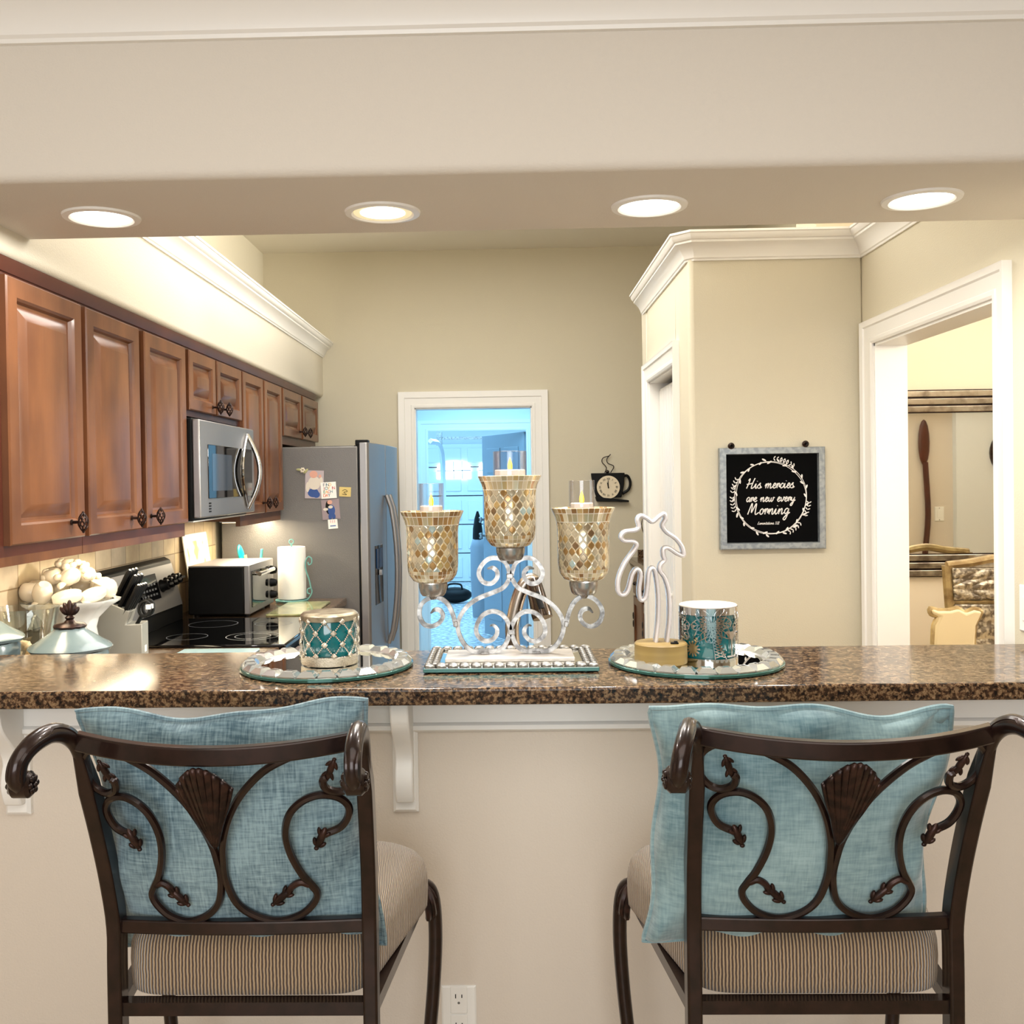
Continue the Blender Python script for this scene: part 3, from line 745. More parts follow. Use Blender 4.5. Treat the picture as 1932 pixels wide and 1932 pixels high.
def fx(y):
    q = o1+o2
    for (xa, ya), (xb, yb) in zip(q, q[1:]):
        if ya <= y <= yb: return xa+(xb-xa)*(y-ya)/max(yb-ya, 1e-6)
    return -.71
for yy, dr in ((5.765, fd), (5.865, rd)):
    mb = MB(); b_ = fx(yy); pts = [(b_+.012+.055*sin(PI*min(1, max(0, s/12)))**.6, yy, .60+.87*s/12) for s in range(13)]
    mb.tube(pts, .013, 10); part(mb, 'handle', steel, dr)
mb = MB(); ys = (5.50, 5.68)
mb.prism([(fx(ys[0])-.02, ys[0]), (fx(ys[0])+.003, ys[0]), (fx(ys[1])+.003, ys[1]), (fx(ys[1])-.02, ys[1])], .855, 1.19, lambda a, b, d: (a, b, d))
dp = part(mb, 'dispenser', black_gloss, fd, bevel=.003)
mb = MB().prism([(fx(5.52)+.003, 5.52), (fx(5.52)+.007, 5.52), (fx(5.66)+.007, 5.66), (fx(5.66)+.003, 5.66)], 1.06, 1.17, lambda a, b, d: (a, b, d)); part(mb, 'dispenser_panel', mat('dispenser_blue', (30, 60, 96), .1), dp)
mb = MB().obox((fx(5.58)+.012, 5.58, 1.035), .016, .04, .03); part(mb, 'dispenser_paddle', pewter, dp)
part(MB().obox((-.80, 5.44, 1.765), .07, .07, .03), 'hinge_cover', black_satin, t, bevel=.004)
part(MB().box(-1.1, -.83, 5.5, 6.2, 1.745, 1.752), 'top_cover', steel_side, t)

# ---- things stuck to the side of the refrigerator
def card(name, label, category, pl, ang, m, y=FY-.0045, th=.003, extra=None):
    """pl: centre px,py, width,height px"""
    c = ay(pl[0], pl[1], y); w_, h_ = pl[2]*y/FPX, pl[3]*y/FPX
    t = thing(name, label, category, (c.x, c.y, c.z)); t.rotation_euler = (0, R(ang), 0)
    part(MB().box(-w_/2, w_/2, 0, th, -h_/2, h_/2), 'sheet', m, t, world=False)
    if extra: extra(t, w_, h_)
    return t
skin = mat('print_skin', (214, 160, 140), .5); shirt = mat('print_cream', (214, 204, 190), .5); jeans = mat('print_denim', (48, 78, 140), .5)
photo_bg = mat('photo_grey_print', (178, 166, 170), .4); photo_bg2 = mat('photo_mauve_print', (150, 134, 138), .4)
def flat(mb, shapes, y):
    """ellipses (cx,cz,rx,rz,mat_index) printed on the card"""
    for cx, cz, rx, rz, mi in shapes:
        mb.cur = mi; b = len(mb.v)
        for k in range(20): mb.v.append((cx+rx*cos(2*PI*k/20), y, cz+rz*sin(2*PI*k/20)))
        mb.face([b+k for k in range(20)])
def baby(t, w_, h_, sh):
    mb = MB(); flat(mb, [(a*w_, b*h_, c*w_, d*h_, i) for a, b, c, d, i in sh], -.0002-0)
    for i in range(len(mb.v)): mb.v[i] = (mb.v[i][0], mb.v[i][1]-.0001*(i//20), mb.v[i][2])
    part(mb, 'printed_picture', [skin, shirt, jeans, black_satin], t, smooth=0, world=False)
card('photo_print', 'upper snapshot of a baby in a cream top and jeans, on the refrigerator side', 'photo', (593, 914, 35, 53), 2, photo_bg,
     extra=lambda t, a, b: baby(t, a, b, [(-.05, -.30, .30, .16, 2), (.12, -.36, .2, .12, 2), (0, .05, .34, .24, 1), (-.36, -.1, .1, .18, 1), (.36, .12, .1, .16, 1), (-.05, .36, .22, .13, 0), (.3, .3, .08, .06, 0)]))
def joy(t, a, b):
    cols = [mat('ink_%d' % i, c, .6) for i, c in enumerate(((200, 50, 60), (30, 110, 130), (232, 170, 60), (40, 60, 110), (60, 140, 90), (226, 110, 60)))]
    mb = MB(); pat = [[3, 3, 1, 2], [0, 1, 2, 0, 0, 0], [4, 2, 0, 1, 4], [5, 5, 3]]
    for r, (ln, ci) in enumerate(zip(('FIND', 'JOY IN', 'EACH', 'DAY'), pat)):
        x = -.36*a; j = 0
        for ch in ln:
            if ch == ' ': x += .08*a; continue
            mb.cur = ci[j % len(ci)]; j += 1
            M = Matrix(((1, 0, 0, x+.07*a), (0, 0, -1, -.0006), (0, 1, 0, (.33-.215*r)*b), (0, 0, 0, 1)))
            text_mb(mb, ch, .255*b, M, .0002); x += .155*a if ch != 'I' else .09*a
    part(mb, 'lettering', cols, t, smooth=0, world=False)
card('magnet_card', 'square cream card reading FIND JOY IN EACH DAY in coloured letters', 'card', (620, 925, 29, 31), -3, white_paper, y=FY-.008, extra=joy)
card('photo_print', 'lower snapshot of a baby in denim dungarees, on the refrigerator side', 'photo', (624, 961, 34, 38), -4, photo_bg2,
     extra=lambda t, a, b: baby(t, a, b, [(-.12, .1, .16, .34, 3), (.04, -.05, .2, .28, 2), (-.06, -.36, .1, .14, 2), (.14, -.36, .1, .14, 2), (0, .12, .13, .08, 1), (-.28, .02, .14, .07, 1), (-.02, .36, .14, .11, 0)]))
def scrib(t, a, b):
    mb = MB(); mb.tube(cat([(-.25*a, -.0005, .1*b), (0, -.0005, .25*b), (.2*a, -.0005, .05*b), (-.1*a, -.0005, -.05*b), (.15*a, -.0005, -.3*b), (-.25*a, -.0005, -.25*b)], 4), .0012, 4); part(mb, 'drawing', black_satin, t, world=False)
card('magnet', 'small yellow parchment magnet with a dark scribble, right of the joy card', 'magnet', (651, 928, 22, 18), 3, mat('parchment', (214, 190, 120), .6), extra=scrib)
def numbers(t, a, b):
    mb = MB(); 
    M = Matrix(((1, 0, 0, 0), (0, 0, -1, -.0005), (0, 1, 0, .2*b), (0, 0, 0, 1))); text_mb(mb, '111', .4*b, M, .0002)
    mb.cur = 1; mb.box(-.3*a, .3*a, -.0006, 0, -.28*b, -.16*b); part(mb, 'lettering', [mat('ink_pink', (220, 120, 130), .6), mat('ink_blue', (100, 120, 170), .6)], t, smooth=0, world=False)
card('magnet', 'white calendar tag magnet below the lower baby snapshot', 'magnet', (628, 988, 18, 19), -4, white_paper, extra=numbers)
c = ay(571, 887, FY-.006); t = thing('flower_magnet', 'cream flower magnet at the top left of the refrigerator pictures', 'magnet', c)
mb = MB()
for k in range(6): mb.ball((.009*cos(k), -.004, .009*sin(k*1.05)), .006, .004, .006, 8, 6)
part(mb, 'blossom', ceramic, t, world=False)
for s, q in ((-1, .2), (1, -.5)):
    part(MB().ball((0, 0, 0), .018, .002, .007, 10, 6, Matrix.Translation((s*.018, -.003, q*.012)) @ Matrix.Rotation(R(-25*s-20), 4, 'Y')), 'leaf', mat('magnet_leaf', (168, 166, 120), .5), t, world=False)

# ---- paper towels
ct = Vector((-1.155, 5.22, .914))
t = thing('paper_towel_holder', 'turquoise wire paper towel holder with scrolled side arm, by the refrigerator', 'paper towel holder', ct)
aq = mat('verdigris_wire', (112, 164, 160), .4, .3)
mb = MB(); mb.tube([(.085*cos(2*PI*k/32), .085*sin(2*PI*k/32), .012) for k in range(32)], .005, 6, closed=True)
for k in range(4): mb.ball((.085*cos(PI/2*k+.6), .085*sin(PI/2*k+.6), .006), .006, n=8, m=6)
mb.tube([(-.085, 0, .012), (.085, 0, .012)], .004, 6); part(mb, 'base', aq, t, world=False)
mb = MB(); mb.tube([(0, 0, .012), (0, 0, .31)], .005, 8); mb.tube([(.012*cos(a), 0, .322+.012*sin(a)) for a in [2*PI*k/16 for k in range(16)]], .003, 6, closed=True); part(mb, 'centre_post', aq, t, world=False)
sp = [(.085, -.03, .012), (.1, -.03, .03), (.112, -.03, .055), (.105, -.03, .075), (.09, -.03, .07), (.088, -.03, .052), (.1, -.03, .045)]
mb = MB(); mb.tube(cat(sp, 4), .004, 6)
s2 = [(.108, -.03, .07), (.098, -.03, .12), (.082, -.03, .17), (.080, -.03, .215), (.095, -.03, .242), (.112, -.03, .232), (.112, -.03, .208), (.098, -.03, .2), (.092, -.03, .215)]
mb.tube(cat(s2, 4), .004, 6); part(mb, 'scroll_arm', aq, t, world=False)
t = tag(MB().lathe([(.02, .02), (.072, .02), (.074, .03), (.074, .285), (.072, .295), (.022, .295), (.02, .28), (.02, .03)], 40).build('paper_towel_roll', white_paper, loc=ct), 'white paper towel roll standing on the turquoise wire holder', 'paper towels')
# ---- utensil crock with utensils behind the toaster oven
cc = Vector((-1.36, 5.24, .914))
t = tag(MB().lathe([(.001, 0), (.05, 0), (.055, .02), (.055, .16), (.052, .165), (.049, .16), (.048, .01), (.001, .01)], 28).build('utensil_crock', blue_ceramic, loc=cc), 'blue grey utensil crock mostly hidden behind the toaster oven', 'crock')
def utensil(name, label, px, py, top, m, kind):
    p = ay(px, py, 5.24); b_ = cc+Vector(((p.x-cc.x)*.25, .0, .02))
    t = thing(name, label, kind, b_)
    d = (p-b_); mb = MB()
    mb.tube([(0, 0, 0), d*.72], .006, 8); part(mb, 'handle', m, t, world=False)
    zax = d.normalized(); M = Matrix.Translation(d*.86) @ zax.to_track_quat('Z', 'Y').to_matrix().to_4x4()
    part(top(MB(), M), 'head', m, t, world=False)
utensil('serving_spoon', 'large turquoise silicone spoon leaning left out of the crock', 452, 1034, lambda q, M: q.ball((0, 0, 0), .040, .014, .058, 14, 10, M), teal_plastic, 'spoon')
utensil('spatula', 'pale turquoise spatula leaning right out of the crock', 494, 1038, lambda q, M: q.obox((0, 0, 0), .026, .008, .085, M), aqua_plastic, 'spatula')
utensil('wooden_spatula', 'peach wooden spatula in front of the turquoise spoon', 463, 1048, lambda q, M: q.obox((0, 0, 0), .030, .008, .07, M), mat('peach_wood', (226, 178, 136), .5), 'spatula')
# ---- picture board leaning on the backsplash
pm = mat('watercolour', (250, 246, 240), .3); nt = pm.node_tree; tc = nd(nt, 'ShaderNodeTexCoord'); n = nd(nt, 'ShaderNodeTexNoise'); n.inputs['Scale'].default_value = 9; n.inputs['Detail'].default_value = 2
rp = ramp(nt, [(.3, (120, 150, 226)), (.40, (232, 190, 214)), (.47, (252, 246, 236)), (.55, (252, 226, 120)), (.63, (244, 150, 110)), (.72, (150, 220, 220))]); nt.links.new(tc.outputs['Object'], n.inputs[0]); nt.links.new(n.outputs['Fac'], rp.inputs[0]); nt.links.new(rp.outputs[0], nt.nodes['Principled BSDF'].inputs['Base Color'])
pc = [ax(343, 1008, -1.535), ax(403, 1003, -1.535), ax(420, 1062, -1.50), ax(356, 1072, -1.50)]
t = thing('art_board', 'white board with bright watercolour art leaning behind the toaster oven', 'picture', (-1.55, 4.95, .914))
y0, y1 = 4.78, 5.16
lean = lambda u, v, d: Vector((-1.537-.055*v+d, y0+(y1-y0)*u, .916+.385*v))
mb = MB(); nested(mb, [(0, 1, 0, 1, -.008), (0, 1, 0, 1, 0)], lean); part(mb, 'board', white_plastic, t, bevel=.004)
mb = MB(); nested(mb, [(.1, .9, .08, .9, 0), (.1, .9, .08, .9, .001)], lean); part(mb, 'artwork', pm, t)
# ---- cutting board
gm = mat('mottled_glass_board', (196, 190, 140), .12, noise=(16, (140, 148, 96), .38, .62), coat=.5)
tag(MB().box(-1.16, -.94, 4.66, 5.16, .914, .924).build('cutting_board', gm, bevel=.003), 'mottled green glass cutting board lying before the toaster oven', 'cutting board')
tag(MB().box(-1.24, -.95, 3.50, 3.72, .914, .922).build('glass_trivet', mat('pale_aqua_glass', (196, 226, 228), .08, coat=.5), bevel=.003), 'pale aqua glass board on the counter left of the range', 'cutting board')
# ================================================================== NEAR-LEFT COUNTER
# knife block
kb = Vector((-1.40, 3.50, .914))
t = thing('knife_block', 'grey slanted knife block full of black-handled knives beside the range', 'knife block', kb); t.rotation_euler = (0, 0, R(8))
part(MB().prism([(-.15, 0), (.09, 0), (.09, .14), (.034, .14), (.05, .185), (-.022, .218), (-.15, .04)], -.05, .05, lambda a, b, d: (a, d, b)), 'block', grey_plastic, t, world=False, bevel=.003)
part(MB().box(.09, .0915, -.012, .012, .035, .058), 'badge', white_plastic, t, world=False)
dirv = Vector((.46, 0, .89))
ks = []
for row, (bx, bz, L) in enumerate(((-.010, .211, .135), (.014, .200, .125), (.038, .189, .10))):
    for yy in ((-.03, 0, .03) if row < 2 else (-.034, -.011, .012, .034)): ks.append((bx, yy, bz, L))
def knife(label, bx, yy, bz, L):
    o = kb+Vector((bx, yy, bz)); k = thing('kitchen_knife', label, 'knife', o, 'knives in the grey block'); k.rotation_euler = (0, 0, R(8))
    mb = MB(); mb.tube([dirv*(-.03), dirv*.004, dirv*.03, dirv*(L*.6), dirv*(L*.9), dirv*L], [.007, .008, .0085, .009, .0105, .008], 8, flat=1.5, up=(0, 1, 0)); part(mb, 'handle', black_satin, k, world=False)
    mb = MB(); mb.ball(dirv*(L-.003), .009, .008, .007, 8, 6); part(mb, 'bolster', chrome, k, world=False)
nm = {0: 'long black-handled knife in the back row of the grey block', 1: 'black-handled knife in the middle row of the grey block', 2: 'short black-handled steak knife in the front row of the grey block'}
for i, q in enumerate(ks): knife(nm[0 if i < 3 else 1 if i < 6 else 2], *q)
sc = thing('kitchen_scissors', 'black kitchen scissors with pale grips at the front of the knife block', 'scissors', kb+Vector((.062, -.02, .14)))
mb = MB()
for s in (-1, 1): mb.tube([(.045+.02*cos(a), s*.018+.006*sin(a), .055+.026*sin(a)) for a in [2*PI*k/16 for k in range(16)]], .006, 6, closed=True)
mb.tube([(.0, 0, -.02), (.03, 0, .032)], .007, 6); part(mb, 'handle', black_satin, sc, world=False)
mb = MB()
for k in range(5): mb.obox((.062, -.03+k*.008, .062), .014, .005, .016)
part(mb, 'grip_insert', white_plastic, sc, world=False)

# cream ceramic fruit compote
fc = Vector((ay(131, 1140, 3.27).x, 3.27, .914))
t = thing('fruit_compote', 'white pedestal bowl heaped with cream ceramic fruit, on the left counter', 'fruit bowl', fc); t.scale = (1.07, 1.07, 1.06)
fl = lambda a, z: 1+.05*sin(8*a)*min(1, max(0, (z-.1)/.1))
part(MB().lathe([(.001, 0), (.075, 0), (.078, .012), (.06, .03), (.042, .05), (.05, .07), (.075, .09), (.085, .115), (.078, .15), (.085, .18), (.118, .215), (.145, .232), (.148, .24), (.135, .238), (.1, .215), (.001, .2)], 48, wob=fl), 'bowl', ceramic_white, t, world=False)
random.seed(5)
fr = []
def fruit(x, y, z, rx, ry, rz, tilt=0, az_=0, kind='fruit'):
    mb = MB(); M = Matrix.Rotation(az_, 4, 'Z') @ Matrix.Rotation(tilt, 4, 'Y')
    rings = []
    for j in range(13):
        th = PI*j/12; dz = -cos(th)
        dim = 1-.18*math.exp(-((th)/.5)**2)-.25*math.exp(-((PI-th)/.45)**2)
        rings.append([M @ Vector((rx*max(sin(th), .02)*cos(2*PI*k/18), ry*max(sin(th), .02)*sin(2*PI*k/18), rz*dz*dim))+Vector((x, y, z)) for k in range(18)])
    mb.rings(rings); return part(mb, kind, ceramic, t, world=False)
for k in range(9):
    a = 2*PI*k/9+.2
    if k in (7, 8): fruit(.112*cos(a), .112*sin(a), .258, .024, .024, .052, R(80), a+1.6)
    elif k == 6: fruit(.11*cos(a), .11*sin(a), .272, .03, .03, .046, R(40), a+1)
    else: fruit(.108*cos(a), .108*sin(a), .27, .037, .037, .037)
for k in range(6):
    a = 2*PI*k/6; fruit(.055*cos(a), .055*sin(a), .318, .03, .03, .028, .3, a)
fruit(0, 0, .345, .03, .03, .028); fruit(.03, -.06, .315, .024, .024, .034, R(50), .5)
for k in range(26):
    a = random.uniform(0, 2*PI); rr = random.uniform(.02, .085); z = .372-.75*rr+random.uniform(0, .012)
    fruit(rr*cos(a), rr*sin(a), z, .0125, .0125, .0125, kind='berry')
for k in range(10):
    a = 2*PI*k/10+.5; rr = .09 if k % 2 else .122; z = .296 if k % 2 else .243
    mb = MB(); M = Matrix.Translation((rr*cos(a), rr*sin(a), z)) @ Matrix.Rotation(a, 4, 'Z') @ Matrix.Rotation(R(20), 4, 'Y')
    mb.grid(lambda u, v: M @ Vector((.022*(u-.5)*2, .014*(v-.5)*2*(1-(2*u-1)**2)**.7, .006*(1-(2*v-1)**2)-.008*(2*u-1)**2)), 8, 4)
    o = part(mb, 'leaf', ceramic, t, world=False); sm = o.modifiers.new('thickness', 'SOLIDIFY'); sm.thickness = .003

# lidded blue-grey ceramic jars and the glass bowl
def lidded(c, s, label, jar_h):
    t = thing('lidded_jar', label, 'jar', c)
    wob = lambda a, z: 1+.035*abs(sin(4*a))*min(1, max(0, .5+z*4))
    pj = [(.001, 0), (.055, 0), (.062, .012), (.055, .03), (.085, .07), (.10, .11), (.104, jar_h-.01), (.100, jar_h), (.095, jar_h-.005), (.001, jar_h-.03)]
    part(MB().lathe([(a*s, b) for a, b in pj], 48, wob=wob), 'bowl', blue_ceramic, t, world=False)
    q = [(.110, 0), (.117, .008), (.112, .014), (.092, .026), (.07, .042), (.05, .056), (.042, .064), (.036, .066), (.001, .068)]
    wl = lambda a, z: 1+.07*abs(cos(3*a))**2*max(0, 1-z/.03) if z < .03 else 1
    part(MB().lathe([(.001, -.004)]+[(a*s, b*s) for a, b in q], 60, (0, 0, jar_h+.004), wob=wl), 'lid', blue_ceramic, t, world=False)
    mb = MB(); z0 = jar_h+.004+.064*s
    mb.lathe([(.001, 0), (.043*s, .0), (.047*s, .006), (.04*s, .012), (.018*s, .016), (.010*s, .024), (.014*s, .03), (.008*s, .036), (.001, .038)], 24, (0, 0, z0), wob=lambda a, z: 1+.05*sin(10*a))
    for k in range(5):
        a = R(-44+22*k); M = Matrix.Translation((0, 0, z0+.032)) @ Matrix.Rotation(a, 4, 'Y') @ Matrix.Translation((0, 0, .024*s))
        mb.ball((0, 0, 0), .0095*s, .007*s, (.027-.005*abs(k-2))*s, 8, 6, M)
    part(mb, 'finial', bronze_light, t, world=False)
    return t
p = ay(133, 1233, 2.83); lidded(Vector((p.x, 2.83, .914)), .98, 'low blue-grey lidded ceramic dish with bronze leaf finial, left of the knife block', .155)
p = ay(-18, 1233, 2.78); lidded(Vector((p.x-.035, 2.775, .914)), 1.06, 'larger blue-grey lidded dish cut off by the left edge of the photo', .19)
p = ay(48, 1200, 3.02-.1); gb = Vector((-1.40, 2.985, .914)); gb = Vector((ay(50, 1200, 3.0).x, 3.0, .914))
t = thing('glass_bowl', 'clear glass bowl of seashells between the two blue-grey dishes', 'bowl', gb)
part(MB().lathe([(.001, 0), (.055, 0), (.06, .008), (.075, .05), (.08, .13), (.086, .20), (.098, .262), (.0955, .262), (.0835, .20), (.0775, .13), (.0725, .052), (.056, .012), (.001, .01)], 40), 'bowl', bowl_glass, t, world=False)
sh = mat('shell_ivory', (238, 218, 186), .4, noise=(20, (222, 190, 150), .4, .7))
for i, (x, y, z, s, la) in enumerate(((-.03, -.02, .05, .032, 'large ivory seashell at the left in the glass bowl'), (.03, -.02, .05, .028, 'ivory seashell at the right in the glass bowl'), (.0, .03, .06, .03, 'ivory seashell at the back in the glass bowl'), (.005, -.025, .092, .024, 'small ivory seashell on top of the pile in the glass bowl'))):
    M = Matrix.Rotation(i*1.1, 4, 'Z') @ Matrix.Rotation(R(55), 4, 'Y')
    o = MB().lathe([(.001, -s)] + [(s*.62*(1-abs(k/9-.35)*1.35)*(1+.12*(k % 2)), -s+2*s*k/9) for k in range(1, 9)] + [(.001, s)], 16, M=M).build('seashell', sh, loc=gb+Vector((x, y, z+.06)))
    tag(o, la, 'seashell', 'shells in the glass bowl')

# ---- faucet
fb = Vector((ay(972, 1215, 2.86).x, 2.86, .914))
t = thing('kitchen_faucet', 'brushed nickel pull-down faucet arching behind the candelabra', 'faucet', fb)
mb = MB().lathe([(.001, 0), (.034, 0), (.034, .008), (.026, .014), (.024, .09), (.02, .1)], 24)
pts = [ay(x, y, 2.86)-fb for x, y in ((968, 1220), (966, 1190), (970, 1160), (978, 1128), (988, 1105), (1000, 1094), (1010, 1098))]
pts = [Vector((0, 0, .08))]+cat([Vector((pts[0].x*.0, 0, .10))]+pts[1:], 5)
mb.tube(pts, [.02]*len(pts), 18); part(mb, 'spout', nickel, t, world=False)
a, b = ay(1005, 1094, 2.84)-fb, ay(1024, 1166, 2.80)-fb
d = b-a; mb = MB(); mb.tube([a, a+d*.15, a+d*.5, a+d*.9, b], [.021, .024, .026, .030, .029], 20); part(mb, 'spray_head', mat('dark_nickel', (96, 86, 80), .16, 1), t, world=False)
mb = MB(); mb.tube([a+d*.3+Vector((.002, -.026, 0)), a+d*.72+Vector((.004, -.03, 0))], .009, 10, flat=.5, up=(0, 1, 0)); part(mb, 'spray_button', black_satin, t, world=False)
mb = MB(); mb.tube([(.02, 0, .06), (.05, 0, .065)], .011, 10); mb.tube([(.05, 0, .065), (.075, .0, .10), (.085, 0, .13)], .006, 8); part(mb, 'lever', nickel, t, world=False)

# ================================================================== RIGHT SIDE OF THE KITCHEN
# mug clock on the far wall
cy = YF-.02; sc_ = cy/FPX
c0 = ay(1150, 918, cy)
t = thing('wall_clock', 'black mug-shaped clock with wire steam on the far kitchen wall', 'clock', c0)
px = lambda x, y: ay(x, y, cy)-c0
mb = MB(); b_ = [px(1115, 893), px(1178, 892), px(1177, 915), px(1172, 938), px(1126, 941), px(1118, 918)]
mb.prism([(q.x, q.z) for q in b_], -.02, .018, lambda a, b, d: (a, d, b)); part(mb, 'mug_body', black_satin, t, world=False, bevel=.004)
mb = MB(); mb.tube(cat([px(1174, 898), px(1184, 898), px(1189, 910), px(1186, 923), px(1174, 932)], 5), .009, 8); part(mb, 'mug_handle', black_satin, t, world=False)
mb = MB(); q0, q1 = px(1117, 943), px(1186, 947)
mb.prism([(q0.x+.02, q0.z+.02), (q1.x, q1.z+.012), (q1.x, q1.z), (q0.x+.03, q0.z-.012)], -.03, .018, lambda a, b, d: (a, d, b)); part(mb, 'saucer', black_satin, t, world=False, bevel=.004)
mb = MB(); mb.tube(cat([px(1141, 892), px(1144, 882), px(1136, 872), px(1138, 864), px(1150, 860)], 5), .003, 6)
mb.tube(cat([px(1152, 892), px(1158, 880), px(1147, 874), px(1145, 866), px(1152, 857)], 5), .003, 6); mb.ball(px(1146, 890), .012); part(mb, 'wire_steam', bronze, t, world=False)
fcx = px(1147, 919); fr_ = .070
mb = MB().lathe([(.001, 0), (fr_, 0), (fr_+.006, .003), (fr_+.006, .006), (fr_-.002, .006), (.001, .005)], 40, fcx+Vector((0, -.020, 0)), Matrix.Rotation(PI/2, 4, 'X'))
part(mb, 'dial', mat('clock_dial', (228, 214, 186), .5), t, world=False)
mb = MB()
for k, s in enumerate(('XII', 'I', 'II', 'III', 'IIII', 'V', 'VI', 'VII', 'VIII', 'IX', 'X', 'XI')):
    a = R(30*k); o = fcx+Vector((sin(a)*fr_*.78, -.0275, cos(a)*fr_*.78))
    M = Matrix.Translation(o) @ Matrix.Rotation(a, 4, 'Y') @ Matrix.Rotation(PI/2, 4, 'X')
    text_mb(mb, s, .019, M, .0003)
part(mb, 'numerals', black_satin, t, world=False, smooth=0)
for nm_, a, L, w_ in (('hour_hand', R(-12), .036, .004), ('minute_hand', R(-2), .054, .003)):
    mb = MB(); M = Matrix.Translation(fcx+Vector((0, -.029, 0))) @ Matrix.Rotation(a, 4, 'Y')
    mb.prism([(-w_, -.008), (w_, -.008), (w_*.7, L*.7), (0, L), (-w_*.7, L*.7)], -.001, 0, lambda p, q, d: M @ Vector((p, d, q))); part(mb, nm_, black_satin, t, world=False)

# drawer cabinet behind the pantry
t = thing('drawer_cabinet', 'red-brown drawer cabinet with granite top, half hidden by the pantry corner', 'cabinet', (1.0, 5.9, 0))
part(MB().box(.84, 1.485, 5.20, 6.585, .0, .985), 'body', wood, t)
part(MB().box(.80, 1.49, 5.18, 6.595, .985, 1.02), 'countertop', granite_m, t, bevel=.005)
part(MB().box(.86, 1.49, 6.572, 6.597, 1.02, 1.07), 'backsplash_lip', granite_m, t)
for k in range(3):
    ya = 5.26+.44*k; d = part(nested(MB(), [(ya, ya+.41, .79, .95, 0), (ya, ya+.41, .79, .95, .016), (ya+.02, ya+.39, .81, .93, .02)], lambda u, v, d: Vector((.84-d, u, v))), 'drawer', wood, t, smooth=20)
    mb = MB()
    for s in (-1, 1): mb.ball((.812, ya+.205+s*.026, .87), .005, .024, .014, 10, 6)
    mb.ball((.806, ya+.205, .87), .012); part(mb, 'bow_pull', bronze, d)
    d = part(nested(MB(), [(ya, ya+.41, .06, .77, 0), (ya, ya+.41, .06, .77, .016), (ya+.05, ya+.36, .11, .72, .018), (ya+.06, ya+.35, .12, .71, .008)], lambda u, v, d: Vector((.84-d, u, v))), 'door', wood, t, smooth=20)
    mb = MB()
    for s in (-1, 1): mb.ball((.812, ya+.34, .62+s*.026), .005, .014, .024, 10, 6)
    part(mb, 'bow_pull', bronze, d)
# wire plant stand peeking from behind the pantry edge
pb = ay(1217, 1020, 6.2); pb.z = 1.02; pb.x += .05
t = thing('wire_plant_stand', 'small wire plant stand with green leaves peeking out beside the pantry edge', 'plant', pb)
mb = MB()
for k in range(3): mb.tube(cat([(.07*cos(2*k), .07*sin(2*k), 0), (.05*cos(2*k+.4), .05*sin(2*k+.4), .12), (.07*cos(2*k+1), .07*sin(2*k+1), .24), (.055*cos(2*k), .055*sin(2*k), .33)], 5), .003, 5)
for z, rr in ((.02, .068), (.33, .055)): mb.tube([(rr*cos(2*PI*k/20), rr*sin(2*PI*k/20), z) for k in range(20)], .003, 5, closed=True)
part(mb, 'wire_frame', bronze, t, world=False)
mb = MB(); random.seed(3)
for k in range(26):
    a = random.uniform(0, 6.28); h = random.uniform(.33, .46); rr = random.uniform(.01, .07)
    M = Matrix.Translation((rr*cos(a), rr*sin(a), h)) @ Matrix.Rotation(a, 4, 'Z') @ Matrix.Rotation(random.uniform(-.8, .8), 4, 'Y')
    mb.ball((0, 0, 0), .028, .012, .004, 8, 4, M)
part(mb, 'foliage', mat('leaf_green', (52, 88, 50), .5), t, world=False)

